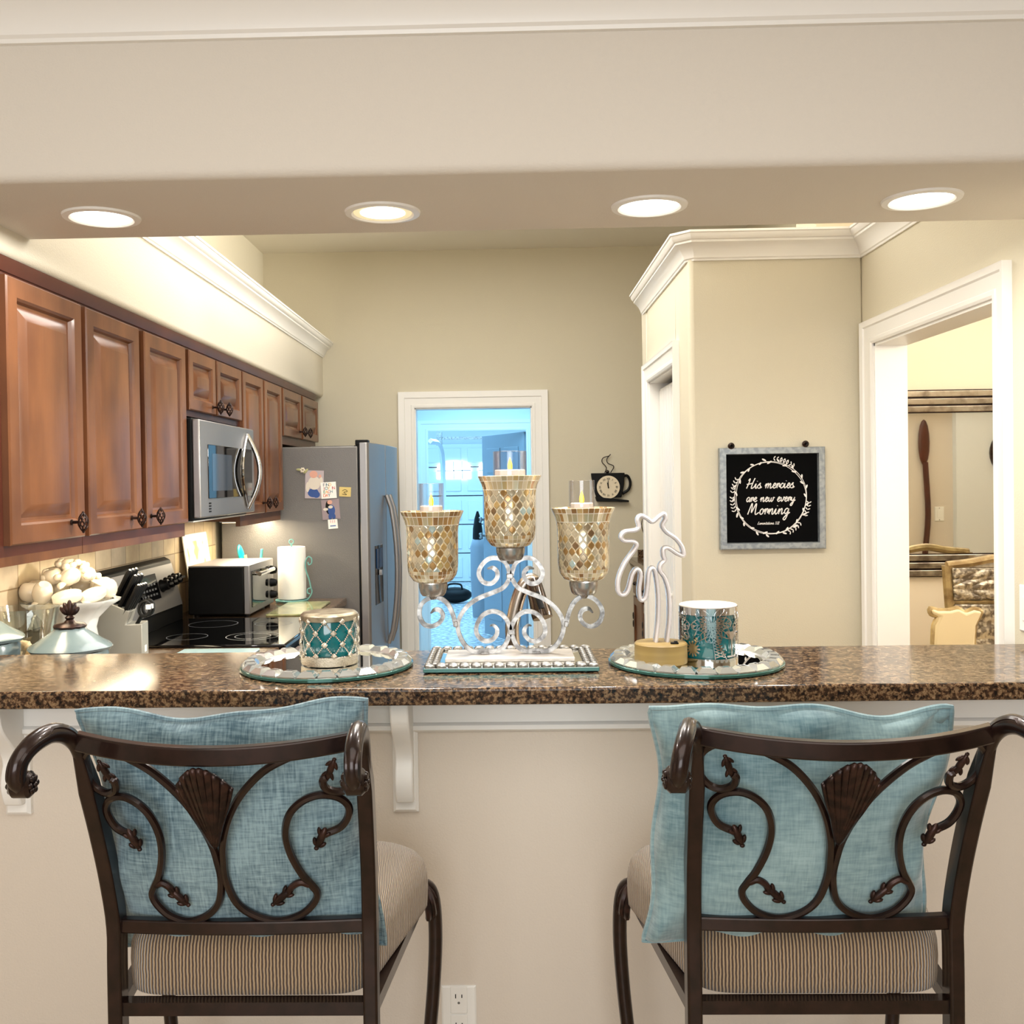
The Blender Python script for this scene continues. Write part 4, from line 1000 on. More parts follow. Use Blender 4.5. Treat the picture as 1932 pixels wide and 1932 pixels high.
# ---- sign with hooks on the pantry front
sy = YP-.004
c0 = ay(1454.5, 940, sy)
t = thing('framed_sign', 'black square sign in a galvanised frame: His mercies are new every Morning', 'sign', c0)
hw_, hh_ = 97.5*sy/FPX, 95*sy/FPX
fwd = .022
part(MB().box(-hw_+.01, hw_-.01, -.014, 0, -hh_+.01, hh_-.01), 'board', sign_black, t, world=False)
mb = MB(); rr = []
for ins, d in ((0, 0), (0, -.028), (.004, -.03), (.024, -.03), (.027, -.012)):
    rr.append([Vector((-hw_+ins, d, -hh_+ins)), Vector((hw_-ins, d, -hh_+ins)), Vector((hw_-ins, d, hh_-ins)), Vector((-hw_+ins, d, hh_-ins))])
mb.rings(rr, cap=False); part(mb, 'frame', galv, t, world=False, smooth=15)
G = {'H': (1.3, [[(.15, 1.6), (.36, 2.0), (.3, 1.2), (.08, 0)], [(1.08, 2.1), (.9, 1.2), (.78, .15), (.95, .02), (1.25, .35)], [(-.02, .85), (.4, .9), (.95, 1.1)]]),
 'i': (.48, [[(-.08, .3), (.12, .95), (.1, .25), (.22, 0), (.44, .3)], [(.22, 1.42), (.24, 1.5)]]),
 's': (.6, [[(-.14, .3), (.3, 1.1), (.26, .75), (.42, .35), (.25, 0), (0, .14)], [(.25, 0), (.45, .1), (.6, .3)]]),
 'm': (1.15, [[(-.05, .4), (.1, .95), (.1, 0)], [(.1, .3), (.32, .95), (.44, .8), (.42, 0)], [(.42, .3), (.66, .95), (.78, .8), (.78, .15), (.9, 0), (1.12, .3)]]),
 'e': (.58, [[(-.05, .3), (.3, .6), (.38, .9), (.2, 1.0), (.06, .6), (.1, .15), (.3, 0), (.56, .3)]]),
 'r': (.56, [[(-.05, .4), (.1, 1.0), (.12, 0)], [(.12, .4), (.26, .95), (.42, .85), (.42, .3), (.56, .3)]]),
 'c': (.55, [[(.42, .8), (.3, 1), (.1, .75), (.06, .3), (.22, 0), (.53, .3)]]),
 'a': (.74, [[(.5, .85), (.3, 1), (.08, .7), (.08, .2), (.25, 0), (.45, .4), (.54, .95), (.5, .2), (.6, 0), (.74, .3)]]),
 'n': (.78, [[(-.05, .4), (.1, .95), (.1, 0)], [(.1, .3), (.34, .95), (.46, .8), (.46, .15), (.58, 0), (.76, .3)]]),
 'w': (.98, [[(0, .95), (.06, .25), (.2, 0), (.38, .3), (.44, .9), (.46, .2), (.6, 0), (.78, .4), (.78, .95), (1.0, .8)]]),
 'v': (.66, [[(0, .95), (.1, .3), (.22, 0), (.42, .5), (.46, .98), (.66, .8)]]),
 'y': (.72, [[(0, .95), (.06, .3), (.22, .12), (.44, .5), (.52, .95), (.42, -.3), (.2, -1.0), (.02, -.75), (.3, -.2), (.72, .3)]]),
 'M': (1.5, [[(.02, 0), (.26, 1.7), (.36, 1.85), (.42, 1.2), (.46, .3), (.8, 1.7), (.92, 1.8), (.94, .9), (.98, .15), (1.12, 0), (1.45, .35)]]),
 'o': (.66, [[(.3, 1), (.1, .7), (.1, .2), (.28, 0), (.48, .3), (.42, .85), (.28, 1), (.45, .8), (.66, .8)]]),
 'g': (.76, [[(.5, .85), (.3, 1), (.08, .7), (.08, .25), (.25, .05), (.45, .4), (.54, .95), (.48, -.3), (.28, -1.0), (.05, -.8), (.35, -.2), (.76, .3)]]),
 'L': (.85, [[(.42, 1.9), (.2, .9), (.0, .05), (.3, .06), (.85, .25)]]),
 't': (.45, [[(.22, 1.6), (.12, .3), (.22, 0), (.44, .3)], [(-.05, 1.05), (.42, 1.12)]]),
 '3': (.6, [[(.05, 1.5), (.3, 1.7), (.4, 1.3), (.2, .95), (.45, .6), (.3, .05), (0, .2)]]),
 '2': (.6, [[(.05, 1.4), (.3, 1.7), (.42, 1.3), (.02, .05), (.5, .08)]]), ':': (.3, [[(.1, .9), (.11, 1.0)], [(.07, .2), (.08, .3)]]), ' ': (.55, [])}
def script(mb, s, cx, cz, xh, rad, y):
    HX = 1.32; wd = sum(G[c][0] for c in s)*HX; x = -wd/2
    for ch in s:
        for st in G[ch][1]:
            P = [(cx+(x+a*HX+.22*b)*xh, y, cz+b*xh) for a, b in st]
            mb.tube(cat(P, 4), rad, 5, flat=.35, up=(0, 1, 0))
        x += G[ch][0]*HX
mb = MB(); sp = sy/FPX; yq = -.0145
def sp_(x, y): q = ay(x, y, sy)-c0; return q.x, q.z
for s, cx, cy_, xh, rd in (('His mercies', 1453, 921, 9.8, .0020), ('are new every', 1454, 946, 8.8, .0020), ('Morning', 1450, 970, 11.5, .0021), ('Lamentations 3:22', 1450, 989, 3.0, .0008)):
    x, z = sp_(cx-2, cy_); mb = MB(); script(mb, s, x, z, xh*sp*.93, rd, yq); part(mb, 'script_lettering', sign_white, t, world=False, smooth=30)
mb = MB(); wx, wz = sp_(1452, 939); wr = 69*sp; random.seed(11)
for e, ph in ((1.0, 0), (.972, 1.1)):
    mb.tube([(wx+wr*(e+.018*sin(3*a+ph))*cos(a)*.97, yq, wz+wr*(e+.018*cos(2*a+ph))*sin(a)) for a in [2*PI*k/64 for k in range(64)]], .0012, 5, closed=True, flat=.4, up=(0, 1, 0))
def leaf2(a, rr, rot, L, w_=.0028):
    M = Matrix.Translation((wx+rr*cos(a)*.97, yq, wz+rr*sin(a))) @ Matrix.Rotation(-rot, 4, 'Y')
    mb.ball(M @ Vector((L/2, 0, 0)), L/2, .0007, w_, 8, 4, Matrix.Rotation(-rot, 4, 'Y'))
for k in range(34):
    a = 2*PI*k/34+random.uniform(-.05, .05); s = 1 if k % 2 else -1
    leaf2(a, wr*1.0, a+PI/2-s*.6, random.uniform(.015, .022), .0036)
for a0, d_ in ((R(172), -1), (R(200), -1), (R(85), -1), (R(-28), 1), (R(52), 1), (R(-40), -1)):
    for k in range(5):
        for s in (-1, 1): leaf2(a0+d_*k*.085, wr*1.07, a0+d_*k*.085+d_*PI/2+s*.9, .012, .0022)
part(mb, 'wreath_print', sign_white, t, world=False, smooth=0)
for x, y, la in ((1376, 842, 'small dark hook above the left end of the black sign'), (1515, 838, 'small dark hook above the right end of the black sign')):
    q = ay(x, y, YP); h = thing('picture_hook', la, 'hook', (q.x, YP, q.z), 'hooks over the black sign')
    part(MB().lathe([(.004, 0), (.004, .02), (.012, .024), (.013, .034), (.006, .04)], 12, M=Matrix.Rotation(PI/2, 4, 'X')), 'knob', bronze, h, world=False)
    part(MB().tube([(0, -.018, 0), (0, -.022, -.012), (0, -.026, -.02)], .0025, 6), 'hanger', bronze, h, world=False)

# switch and outlet
def wallplate(name, label, category, c, M, w_, h_, sockets, rocker=False):
    t = thing(name, label, category, c)
    mb = MB(); rr = [[M @ Vector((sx*(w_/2-i), sy_*(h_/2-i), d)) for sx, sy_ in ((-1, -1), (1, -1), (1, 1), (-1, 1))] for i, d in ((0, 0), (0, .003), (.004, .006))]
    mb.rings(rr); part(mb, 'plate', white_plastic, t, world=False, smooth=20)
    for k in sockets:
        mb = MB(); mb.box(-w_*.24, w_*.24, k-.0001-.032, k+.032, .006, .0085, M)
        so = part(mb, 'rocker' if rocker else 'receptacle', white_plastic, t, world=False, bevel=.0015)
        if not rocker:
            s = MB(); s.box(-.0085, -.0062, k+.004, k+.014, .0085, .0089, M).box(.0062, .0085, k+.005, k+.013, .0085, .0089, M).lathe([(.001, .0085), (.0028, .0085), (.0028, .0089), (.001, .0089)], 10, M @ Vector((0, k-.007, 0)), M.to_3x3().to_4x4())
            part(s, 'slot', black_satin, so, world=False)
    s = MB()
    for q in (h_/2-.012, -h_/2+.012): s.lathe([(.004, .006), (.0035, .008), (.001, .0082)], 10, M @ Vector((0, q, 0)), M.to_3x3().to_4x4())
    part(s, 'screw', pewter, t, world=False)
Mv = Matrix(((1, 0, 0, 0), (0, 0, -1, 0), (0, 1, 0, 0), (0, 0, 0, 1)))
q = ay(865.5, 1858, 2.33)
wallplate('wall_outlet', 'white duplex outlet low on the wall between the two bar stools', 'outlet', (q.x, 2.33, q.z-.066), Mv, .083, .132, (.034, -.034))
Mr = Matrix(((0, 0, -1, 0), (1, 0, 0, 0), (0, 1, 0, 0), (0, 0, 0, 1)))
q = ax(1930, 1147, XR)
wallplate('light_switch', 'white light switch on the right wall at the edge of the photo', 'switch', (XR, q.y-.03, q.z), Mr, .08, .125, (0,), True)

# ================================================================== DINING ROOM
my = 5.495
q0, q1 = ay(1700, 742, my), ay(1990, 1085, my)
t = thing('wall_mirror', 'large mirror with striped antiqued silver bands on the dining wall', 'mirror', ((q0.x+q1.x)/2, my, q1.z))
X0, X1, Z0, Z1 = q0.x, q1.x, q1.z, q0.z+.015
part(MB().box(X0, X1, my-.012, my, Z0+.12, Z1-.12), 'glass', mirror_m, t)
ant = mat('antiqued_mirror', (206, 196, 180), .12, .9, noise=(14, (120, 104, 92), .45, .75))
for zz in (Z0, Z1-.128):
    part(MB().box(X0, X1, my-.014, my, zz, zz+.128), 'band_backing', bronze, t)
    for k in range(3): part(MB().box(X0, X1, my-.03+.003*k, my-.014, zz+.006+k*.042, zz+.038+k*.042), 'band_strip', ant, t, bevel=.003)
# reflected near wall things
wd2 = thing('wall_paddle', 'tall dark wooden paddle on the dining wall, seen in the mirror', 'paddle', (3.60, 2.335, 1.4))
part(MB().tube(cat([(0, .03, -.55), (0.03, .03, -.2), (0.01, .03, .25)], 4), .025, 8), 'shaft', wood_dark, wd2, world=False)
part(MB().ball((0, .03, .42), .05, .025, .2), 'blade', wood_dark, wd2, world=False)
md = thing('wall_medallion', 'round dark carved medallion on the white wall, seen in the mirror', 'wall decoration', (4.36, 2.40, 1.72))
part(MB().lathe([(.001, 0), (.22, 0), (.22, .02), (.19, .03), (.17, .015), (.12, .03), (.06, .02), (.001, .035)], 32, M=Matrix.Rotation(-PI/2, 4, 'X'), wob=lambda a, z: 1+.03*sin(16*a)), 'disc', bronze_light, md, world=False)
ds = Matrix(((-1, 0, 0, 0), (0, 0, 1, 0), (0, 1, 0, 0), (0, 0, 0, 1)))
wallplate('light_switch', 'white light switch on the dining wall, seen in the mirror', 'switch', (3.74, 2.33, 1.2), ds, .08, .125, (0,), True)
# carved dining chairs
gilt = mat('silver_gilt', (186, 164, 120), .35, .5, noise=(18, (140, 116, 80), .4, .65)); carve = mat('carved_dark_silver', (122, 112, 100), .35, .7, noise=(40, (200, 190, 172), .45, .6), bump=(60, .8))
cream_f = mat('cream_leather', (214, 196, 160), .35, coat=.3)
ch = ay(1850, 1200, 4.6); ch.z = 0
t = thing('dining_chair', 'carved silver-gilt dining chair with tall back, before the mirror', 'chair', (ch.x+.30, 5.0, 0))
def bk(u, v): # back plane
    return Vector(((.20+.05*v)*u, .08-.02*v, .42+.66*v))
mb = MB()
for s in (-1, 1): mb.tube([bk(s, 0)+Vector((0, 0, 0)), bk(s, .5), bk(s, 1.0)], [.022, .024, .026], 8)
mb.tube(cat([bk(-1, 1), bk(-.5, 1.02), bk(0, 1.05), bk(.5, 1.02), bk(1, 1)], 4), .022, 8); mb.tube([bk(-1, .72), bk(1, .72)], .018, 8); mb.tube([bk(-1, .3), bk(1, .3)], .016, 8)
part(mb, 'back_frame', gilt, t, world=False)
def carved(v0, v1):
    mb = MB(); mb.grid(lambda u, v: bk((2*u-1)*.94, v0+(v1-v0)*v)+Vector((0, -.012-.012*abs(sin(9*u*PI/2+4*sin(5*v)))*abs(sin(3*PI*v+u)), 0)), 40, 20)
    o = part(mb, 'carved_panel', carve, t, world=False); m_ = o.modifiers.new('thickness', 'SOLIDIFY'); m_.thickness = .012; m_.offset = 1
carved(.74, .98); carved(.32, .70)
mb = MB()
for k in range(5): mb.tube([bk(-.6+.3*k, .02), bk(-.6+.3*k, .3)], .012, 6)
part(mb, 'spindle', cream_f, t, world=False)
part(MB().box(-.26, .26, -.36, .1, .40, .48), 'seat', cream_f, t, world=False, bevel=.03)
for sx in (-1, 1):
    for yy in (-.32, .08): part(MB().tube([(sx*.22, yy, .42), (sx*.24, yy, .25), (sx*.22, yy, 0)], [.03, .022, .016], 8), 'leg', gilt, t, world=False)
c2 = ay(1795, 1210, 4.25); 
t = thing('dining_armchair', 'cream upholstered dining chair with scalloped top, nearest in the doorway', 'chair', (c2.x+.05, 4.25, 0))
out = [ay(x, y, 4.25) for x, y in ((1760, 1215), (1762, 1180), (1770, 1163), (1757, 1158), (1755, 1148), (1768, 1152), (1790, 1152), (1806, 1148), (1820, 1156), (1835, 1150), (1850, 1153), (1846, 1163), (1838, 1180), (1836, 1215))]
o2_ = [(p.x-c2.x-.05, p.z) for p in out]; bot = .35
pl = [(o2_[0][0], bot)]+o2_+[(o2_[-1][0], bot)]
mb = MB().prism(pl, -.02, .035, lambda a, b, d: (a, d, b)); part(mb, 'backrest', cream_f, t, world=False, bevel=.012, seg=3)
mb = MB(); mb.tube(cat([(a, .0, b) for a, b in o2_], 3), .012, 8); part(mb, 'carved_rail', gilt, t, world=False)
part(MB().box(-.25, .25, -.42, .05, .38, .47), 'seat', cream_f, t, world=False, bevel=.03)
for sx in (-1, 1):
    for yy in (-.38, 0): part(MB().tube([(sx*.2, yy, .40), (sx*.22, yy, .22), (sx*.2, yy, 0)], [.03, .022, .016], 8), 'leg', gilt, t, world=False)

# ================================================================== GARAGE BITS
p = ay(858, 1110, 12.5)
t = thing('duffel_bag', 'dark bag lying on the garage floor', 'bag', (p.x, 12.5, 0))
part(MB().ball((0, 0, .10), .22, .14, .10, 16, 10), 'body', black_satin, t, world=False)
part(MB().tube(cat([(-.1, -.06, .17), (-.07, -.06, .24), (.07, -.06, .24), (.1, -.06, .17)], 5), .012, 6), 'strap', black_satin, t, world=False)
p = ay(893, 1000, 11.2)
t = thing('covered_grill', 'dark covered shape standing beside the open garage entry door', 'grill', (p.x+.05, 11.2, 0))
part(MB().lathe([(.07, 0), (.09, .4), (.085, .8), (.06, .88), (.001, .92)], 20, wob=lambda a, z: 1+.06*sin(5*a+4*z)), 'cover', mat('pale_cover', (150, 156, 164), .6), t, world=False)
part(MB().lathe([(.06, .88), (.055, 1.0), (.035, 1.12), (.01, 1.2)], 16, wob=lambda a, z: 1+.08*sin(3*a)), 'hood', black_satin, t, world=False)
# ================================================================== RECESSED LIGHTS
for i, (x, y, la) in enumerate(((192, 409, 'recessed ceiling light at the left end of the beam'), (722, 400, 'recessed light in the beam with a deep pale yellow baffle'), (1225, 388, 'recessed ceiling light in the beam above the palm lamp'), (1739, 375, 'recessed ceiling light at the right end of the beam'))):
    p = az(x, y, ZB); rr = 62*p.y/FPX
    t = thing('recessed_light', la, 'light', (p.x, p.y, ZB), 'recessed lights under the beam')
    part(MB().lathe([(rr+.012, 0), (rr+.010, -.005), (rr-.004, -.007), (rr-.010, -.002), (rr-.010, 0)], 48, ring=True), 'trim_ring', trim_white, t, world=False)
    if i == 1:
        part(MB().lathe([(.001, -.002), (rr-.010, -.002), (rr-.010, -.0005)], 48), 'baffle', can_warm, t, world=False)
        mb = MB(); mb.rings([[Vector((q*cos(2*PI*k/40), q*sin(2*PI*k/40), z)) for k in range(40)] for q, z in ((rr-.010, -.0035), (rr-.024, -.0022))], cap=False); part(mb, 'baffle_step', can_warm, t, world=False)
        part(MB().lathe([(.001, -.003), (rr-.025, -.003), (rr-.025, -.0005)], 40), 'lens', lens_m, t, world=False)
    else:
        part(MB().lathe([(.001, -.004), (rr-.012, -.004), (rr-.012, -.0005)], 40), 'lens', lens_m, t, world=False)
    area('recessed_lamp', (0, 0, -.012), .10, 9, (1, .97, .91), (0, 0, -1), shape='DISK', parent=t)

# ================================================================== BAR TOP AND CORBELS
bar = tag(MB().box(XL, XR, 2.16, 2.655, HB-.039, HB).build('bar_counter', granite_m, bevel=.007, seg=3), 'long polished brown granite bar top with a square front edge', 'bar top')
cx_ = [ay(38, 1440, 2.33).x, ay(766, 1440, 2.33).x]
for x, la in zip(cx_, ('white scrolled corbel under the bar, cut by the left edge behind the left stool', 'white scrolled corbel under the bar right of the left stool')):
    t = thing('corbel', la, 'corbel', (x, 2.33, 1.05), 'corbels under the bar')
    w2 = .030
    mb = MB(); nested(mb, [(-w2, w2, -.285, 0, 0), (-w2, w2, -.285, 0, .012), (-w2+.007, w2-.007, -.278, 0, .019)], lambda u, v, d: Vector((u, -d, v))); part(mb, 'back_plate', trim_white, t, world=False, smooth=20)
    pr = [(-.017, 0), (-.13, 0), (-.134, -.012), (-.13, -.03)] + [(-.13+.085*(1-cos(PI*s/12))/2*1.0, -.03-.13*s/12) for s in range(1, 13)] + [(-.045-.012*sin(PI*s/8), -.16-.085*s/8) for s in range(1, 9)] + [(-.038, -.256), (-.017, -.258)]
    mb = MB().prism(pr, -.021, .021, lambda a, b, d: (d, a, b)); part(mb, 'scroll_bracket', trim_white, t, world=False, bevel=.004)

# ================================================================== TRAYS
def gem(parent, pos, yaw_, sx, sy_, sz):
    return pos, yaw_
def round_tray(c, r, label):
    t = thing('mirror_tray', label, 'tray', c, 'round mirrored trays on the bar')
    part(MB().lathe([(.001, 0), (r-.004, 0), (r, .003), (r, .008), (r-.003, .010), (.001, .010)], 72), 'glass_base', glass_edge, t, world=False)
    part(MB().lathe([(.001, .0102), (r-.05, .0102), (r-.05, .0112), (.001, .0112)], 72), 'mirror', mirror_m, t, world=False)
    part(MB().lathe([(r-.052, .0112), (r-.046, .014), (r-.044, .0112)], 72, ring=True), 'inner_rim', silver_leaf, t, world=False)
    mir = MB(); mir.lathe([(r-.046, .0103), (r-.004, .0103), (r-.004, .0106), (r-.046, .0106)], 72, ring=True); part(mir, 'mirror_border', mirror_m, t, world=False)
    n = 27; first = None
    L, Wd = 2*PI*(r-.025)/n*.98, .040
    g = MB(); f_ = lambda u, v, d: Vector((u, v, d))
    nested(g, [(-L*.49, L*.49, -Wd/2, Wd/2, 0), (-L*.5, L*.5, -Wd*.52, Wd*.52, .003), (-L*.27, L*.27, -Wd*.27, Wd*.27, .014), (-L*.2, L*.2, -Wd*.2, Wd*.2, .0145)], f_)
    for k in range(n):
        a = 2*PI*k/n
        if first is None: o = first = part(g, 'crystal', crystal, t, world=False, smooth=0)
        else: o = first.copy(); C.objects.link(o)
        o.location = ((r-.025)*cos(a), (r-.025)*sin(a), .0106); o.rotation_euler = (0, 0, a+PI/2)
    return t
TY = 2.43
lt = Vector((ay(618, 1256, TY).x, TY, HB)); rt = Vector((ay(1312, 1250, TY).x, TY, HB))
round_tray(lt, .212, 'round mirrored tray with crystal rim under the teal lattice candle')
round_tray(rt, .212, 'round mirrored tray with crystal rim under the palm lamp')
c = Vector((ay(964, 1245, 2.45).x, 2.455, HB)); 
t = thing('mirror_tray', 'rectangular mirrored tray with silver beaded rim under the candelabra', 'tray', c)
hx_, hy_ = .208, .135
part(MB().box(-hx_, hx_, -hy_, hy_, .003, .012), 'glass_base', glass_edge, t, world=False, bevel=.001)
part(MB().box(-hx_+.034, hx_-.034, -hy_+.034, hy_-.034, .0122, .0142), 'mirror', mirror_m, t, world=False, bevel=.0008)
part(MB().box(-hx_+.002, hx_-.002, -hy_+.002, hy_-.002, .012, .0124), 'mirror_border', mirror_m, t, world=False)
for sx in (-1, 1):
    for sy_ in (-1, 1): part(MB().lathe([(.009, 0), (.009, .003)], 12, (sx*(hx_-.03), sy_*(hy_-.03), 0)), 'foot', glass_edge, t, world=False)
first = None
def bead(x, y, rz):
    global first
    if first is None: first = part(MB().ball((0, 0, 0), .0135, .008, .006, 12, 8), 'bead', silver_leaf, t, world=False); o = first
    else: o = first.copy(); C.objects.link(o)
    o.location = (x, y, .0165); o.rotation_euler = (0, 0, rz)
nx, ny = 15, 10
for k in range(nx):
    x = -hx_+.014+(2*hx_-.028)*k/(nx-1)
    for s in (-1, 1):
        for q in (0, 1): bead(x, s*(hy_-.010-.016*q), .25*s) if q == 0 or 0 < k < nx-1 else None
for k in range(1, ny-1):
    y = -hy_+.014+(2*hy_-.028)*k/(ny-1)
    for s in (-1, 1):
        for q in (0, 1): bead(s*(hx_-.010-.016*q), y, PI/2+.25*s)

# ================================================================== CANDELABRA
CY = 2.455
K = CY/FPX
cb = Vector((ay(962, 1240, CY).x, CY, HB+.0142))
t = thing('candelabra', 'silver scrolled candelabra with three mosaic glass cups on the beaded tray', 'candelabra', cb)
q = [ay(845, 1250, CY-.05).x-cb.x, ay(1085, 1250, CY-.05).x-cb.x]
marble = mat('pale_silver_plate', (222, 216, 210), .35, .25, noise=(6, (196, 188, 182), .4, .7, (1, 5, 1)))
part(MB().box(-.158, .158, -.066, .066, 0, .009), 'base_plate', marble, t, world=False, bevel=.002)
def zc(x, y, dy=0):  # zoomed trace coords -> local
    p = ay(740+x*.2484, 820+y*.2484, CY); return Vector((p.x-cb.x, dy, p.z-cb.z))
AX = 900.0
zb_ = .016
def bar_(pts, r0=.0054, taper=True, mirror=False, dx=0):
    P = []
    for x, y in pts:
        xx = 2*AX-x if mirror else x
        v = zc(xx+dx, y); v.z = max(v.z, zb_); P.append(v)
    P = cat(P, 6); n = len(P)
    mb = MB(); rs = [r0*(1 if not taper or i < n*.9 else 1-.75*((i-n*.9)/(n*.1))) for i in range(n)]
    mb.tube(P, rs, 4, sq=True, up=(0, 1, 0)); return mb
big = [(893, 1090), (845, 1160), (755, 1203), (650, 1245), (565, 1310), (510, 1395), (500, 1480), (540, 1580), (612, 1655), (705, 1688), (790, 1665), (855, 1600), (893, 1500), (880, 1425), (830, 1362), (760, 1342), (690, 1370), (645, 1440), (642, 1510), (690, 1562), (750, 1562), (792, 1520), (795, 1475), (768, 1448), (742, 1452)]
top = [(893, 1070), (885, 1030), (860, 972), (800, 938), (730, 945), (675, 1000), (658, 1060), (690, 1118), (750, 1130), (795, 1090), (797, 1042), (765, 1012), (722, 1018)]
arm = [(482, 1455), (462, 1370), (420, 1285), (352, 1237), (280, 1243), (222, 1290), (207, 1370), (240, 1438), (300, 1455), (358, 1428), (385, 1380), (365, 1335), (322, 1330), (292, 1358)]
arm2 = [(1320, 1455), (1336, 1370), (1372, 1285), (1432, 1232), (1500, 1230), (1563, 1275), (1596, 1345), (1575, 1420), (1520, 1455), (1460, 1440), (1427, 1388), (1442, 1336), (1490, 1320), (1524, 1354)]
for mi in (False, True):
    part(bar_(big, mirror=mi), 'scroll', silver_leaf, t, world=False, smooth=30)
    part(bar_(top, mirror=mi, dx=0), 'top_scroll', silver_leaf, t, world=False, smooth=30)
    part(bar_(arm2 if mi else arm), 'arm_scroll', silver_leaf, t, world=False, smooth=30)
for x, y in ((893, 1072), (908, 1498)):
    v = zc(x, y); part(MB().obox(v, .017, .018, .012), 'band', silver_leaf, t, world=False, bevel=.0015)
for x, y in ((484, 1438), (1322, 1438)):
    v = zc(x, y); part(MB().obox(v, .010, .014, .014), 'band', silver_leaf, t, world=False, bevel=.0015)
for x in (705, 1095):
    v = zc(x, 1690); part(MB().box(v.x-.010, v.x+.010, -.008, .008, .009, .0145), 'foot', silver_leaf, t, world=False, bevel=.001)
for i, (cx, y0, y1, y2, sc) in enumerate(((310, 583, 1118, 1222, 1.0), (898, 315, 850, 952, 1.0), (1455, 557, 1105, 1212, 1.0))):
    ctr = zc(cx, y1); H = zc(cx, y0).z-ctr.z; px_ = .2484*K
    cup = part(MB().lathe([(.001, zc(cx, y2).z-ctr.z), (82*px_, zc(cx, y2).z-ctr.z), (96*px_, zc(cx, y2).z-ctr.z+.006), (108*px_, -.014), (110*px_, -.003), (104*px_, -.001), (.001, -.001)], 32), 'metal_cup', pewter, t, world=False); cup.location = ctr
    part(MB().lathe([(.008, -.008), (.012, 0), (.012, .004)], 10), 'stem', pewter, cup, world=False).location = Vector((0, 0, zc(cx, y2).z-ctr.z-.002))
    b1 = MB().lathe([(.04, 0), (150*px_, .004), (180*px_, .018), (190*px_, .030)], 48, uv=True)
    m1 = part(b1, 'mosaic_base_band', mosaic_band(i), t, world=False); m1.location = ctr
    prof = [(190*px_, .030), (194*px_, .045), (196*px_, .08), (196*px_, H*.6), (198*px_, H*.75), (203*px_, H-.034)]
    b2 = MB().lathe(prof, 64, uv='z'); m2 = part(b2, 'mosaic_body', mosaic(i*7.3+1), t, world=False); m2.location = ctr
    b3 = MB().lathe([(203*px_, H-.034), (212*px_, H-.022), (228*px_, H-.010), (242*px_, H), (238*px_, H+.001), (208*px_, H-.02), (192*px_, H-.04), (186*px_, .05)], 48, uv=True)
    m3 = part(b3, 'mosaic_rim', mosaic_band(i+3), t, world=False); m3.location = ctr
    # LED tealight standing in the cup
    cr = 128*px_ if i == 1 else 98*px_
    gy = {0: 376, 1: 132, 2: 353}[i]; wy = {0: 546, 1: 272, 2: 524}[i]; cxx = {0: 305, 1: 903, 2: 1448}[i]
    la = ('LED candle in a clear glass in the left mosaic cup', 'LED candle in a clear glass in the tall middle mosaic cup', 'LED candle in a clear glass in the right mosaic cup')[i]
    base = cb+zc(cxx, y1)+Vector((0, 0, .002)); zt, zw = zc(cxx, gy).z-zc(cxx, y1).z, zc(cxx, wy).z-zc(cxx, y1).z
    l = thing('led_candle', la, 'candle', base, 'LED candles in the candelabra')
    part(MB().lathe([(.001, 0), (cr-.004, 0), (cr-.004, zw-.002), (cr-.006, zw), (.001, zw-.002)], 32), 'wax', wax, l, world=False)
    part(MB().lathe([(cr-.002, 0), (cr, .002), (cr, zt-.001), (cr-.001, zt), (cr-.0025, zt-.001), (cr-.0025, .002)], 40), 'glass_sleeve', clear_glass, l, world=False)
    part(MB().lathe([(.001, zw-.004), (.0045, zw-.002), (.0062, zw+.008), (.0052, zw+.016), (.002, zw+.026), (.0003, zw+.031)], 14), 'flame', flame, l, world=False)

# ================================================================== JAR CANDLES
def candle_jar(c, r, h, name, label):
    t = thing(name, label, 'candle', c)
    part(MB().lathe([(.001, .006), (r-.008, .006), (r-.005, .012), (r-.005, h-.02), (r-.008, h-.012), (.001, h-.012)], 48), 'jar', teal_glass, t, world=False)
    return t
c1 = Vector((lt.x+(625-618)*2.42/FPX, 2.415, HB+.0112)); r1, h1 = .069, .128
t = candle_jar(c1, r1, h1, 'jar_candle', 'teal jar candle in a rhinestone lattice sleeve on the left tray')
rh = mat('rhinestone_silver', (214, 206, 192), .12, .95, bump=(400, .5))
mb = MB()
zl0, zl1 = .028, h1-.018; N = 10
for s in (-1, 1):
    for k in range(N):
        for j in range(22):
            f_ = j/21; a = 2*PI*k/N+s*f_*2*PI/N*1.5; mb.ball((r1*cos(a), r1*sin(a), zl0+(zl1-zl0)*f_), .0023, n=6, m=4)
part(mb, 'lattice', rh, t, world=False)
st = MB()
for k in range(N*2):
    for j, f_ in enumerate((1/6*0+.0, 1/3, 2/3, 1.0)):
        a = PI*k/N
        if (k+j) % 2: continue
        M = Matrix.Translation(((r1+.001)*cos(a), (r1+.001)*sin(a), zl0+(zl1-zl0)*f_)) @ Matrix.Rotation(a, 4, 'Z')
        st.rings([[M @ Vector((d, q*cos(PI/2*i), q*sin(PI/2*i))) for i in range(4)] for q, d in ((.0085, 0), (.008, .002), (.004, .0042))])
part(st, 'rhinestone', crystal if False else rh, t, world=False, smooth=0)
part(MB().lathe([(r1-.004, .002), (r1, .002), (r1+.0015, .006), (r1+.0015, .024), (r1-.001, .026), (r1-.004, .026)], 60), 'foot_band', rh, t, world=False)
for k in range(4):
    a = PI/4+PI/2*k; part(MB().lathe([(.006, 0), (.006, .007)], 10, ((r1-.01)*cos(a), (r1-.01)*sin(a), 0)), 'foot', rh, t, world=False)
part(MB().lathe([(r1-.004, h1-.020), (r1+.001, h1-.018), (r1+.0015, h1-.006), (r1-.004, h1-.001), (r1-.010, h1), (.001, h1)], 60), 'lid', gold_trim, t, world=False)

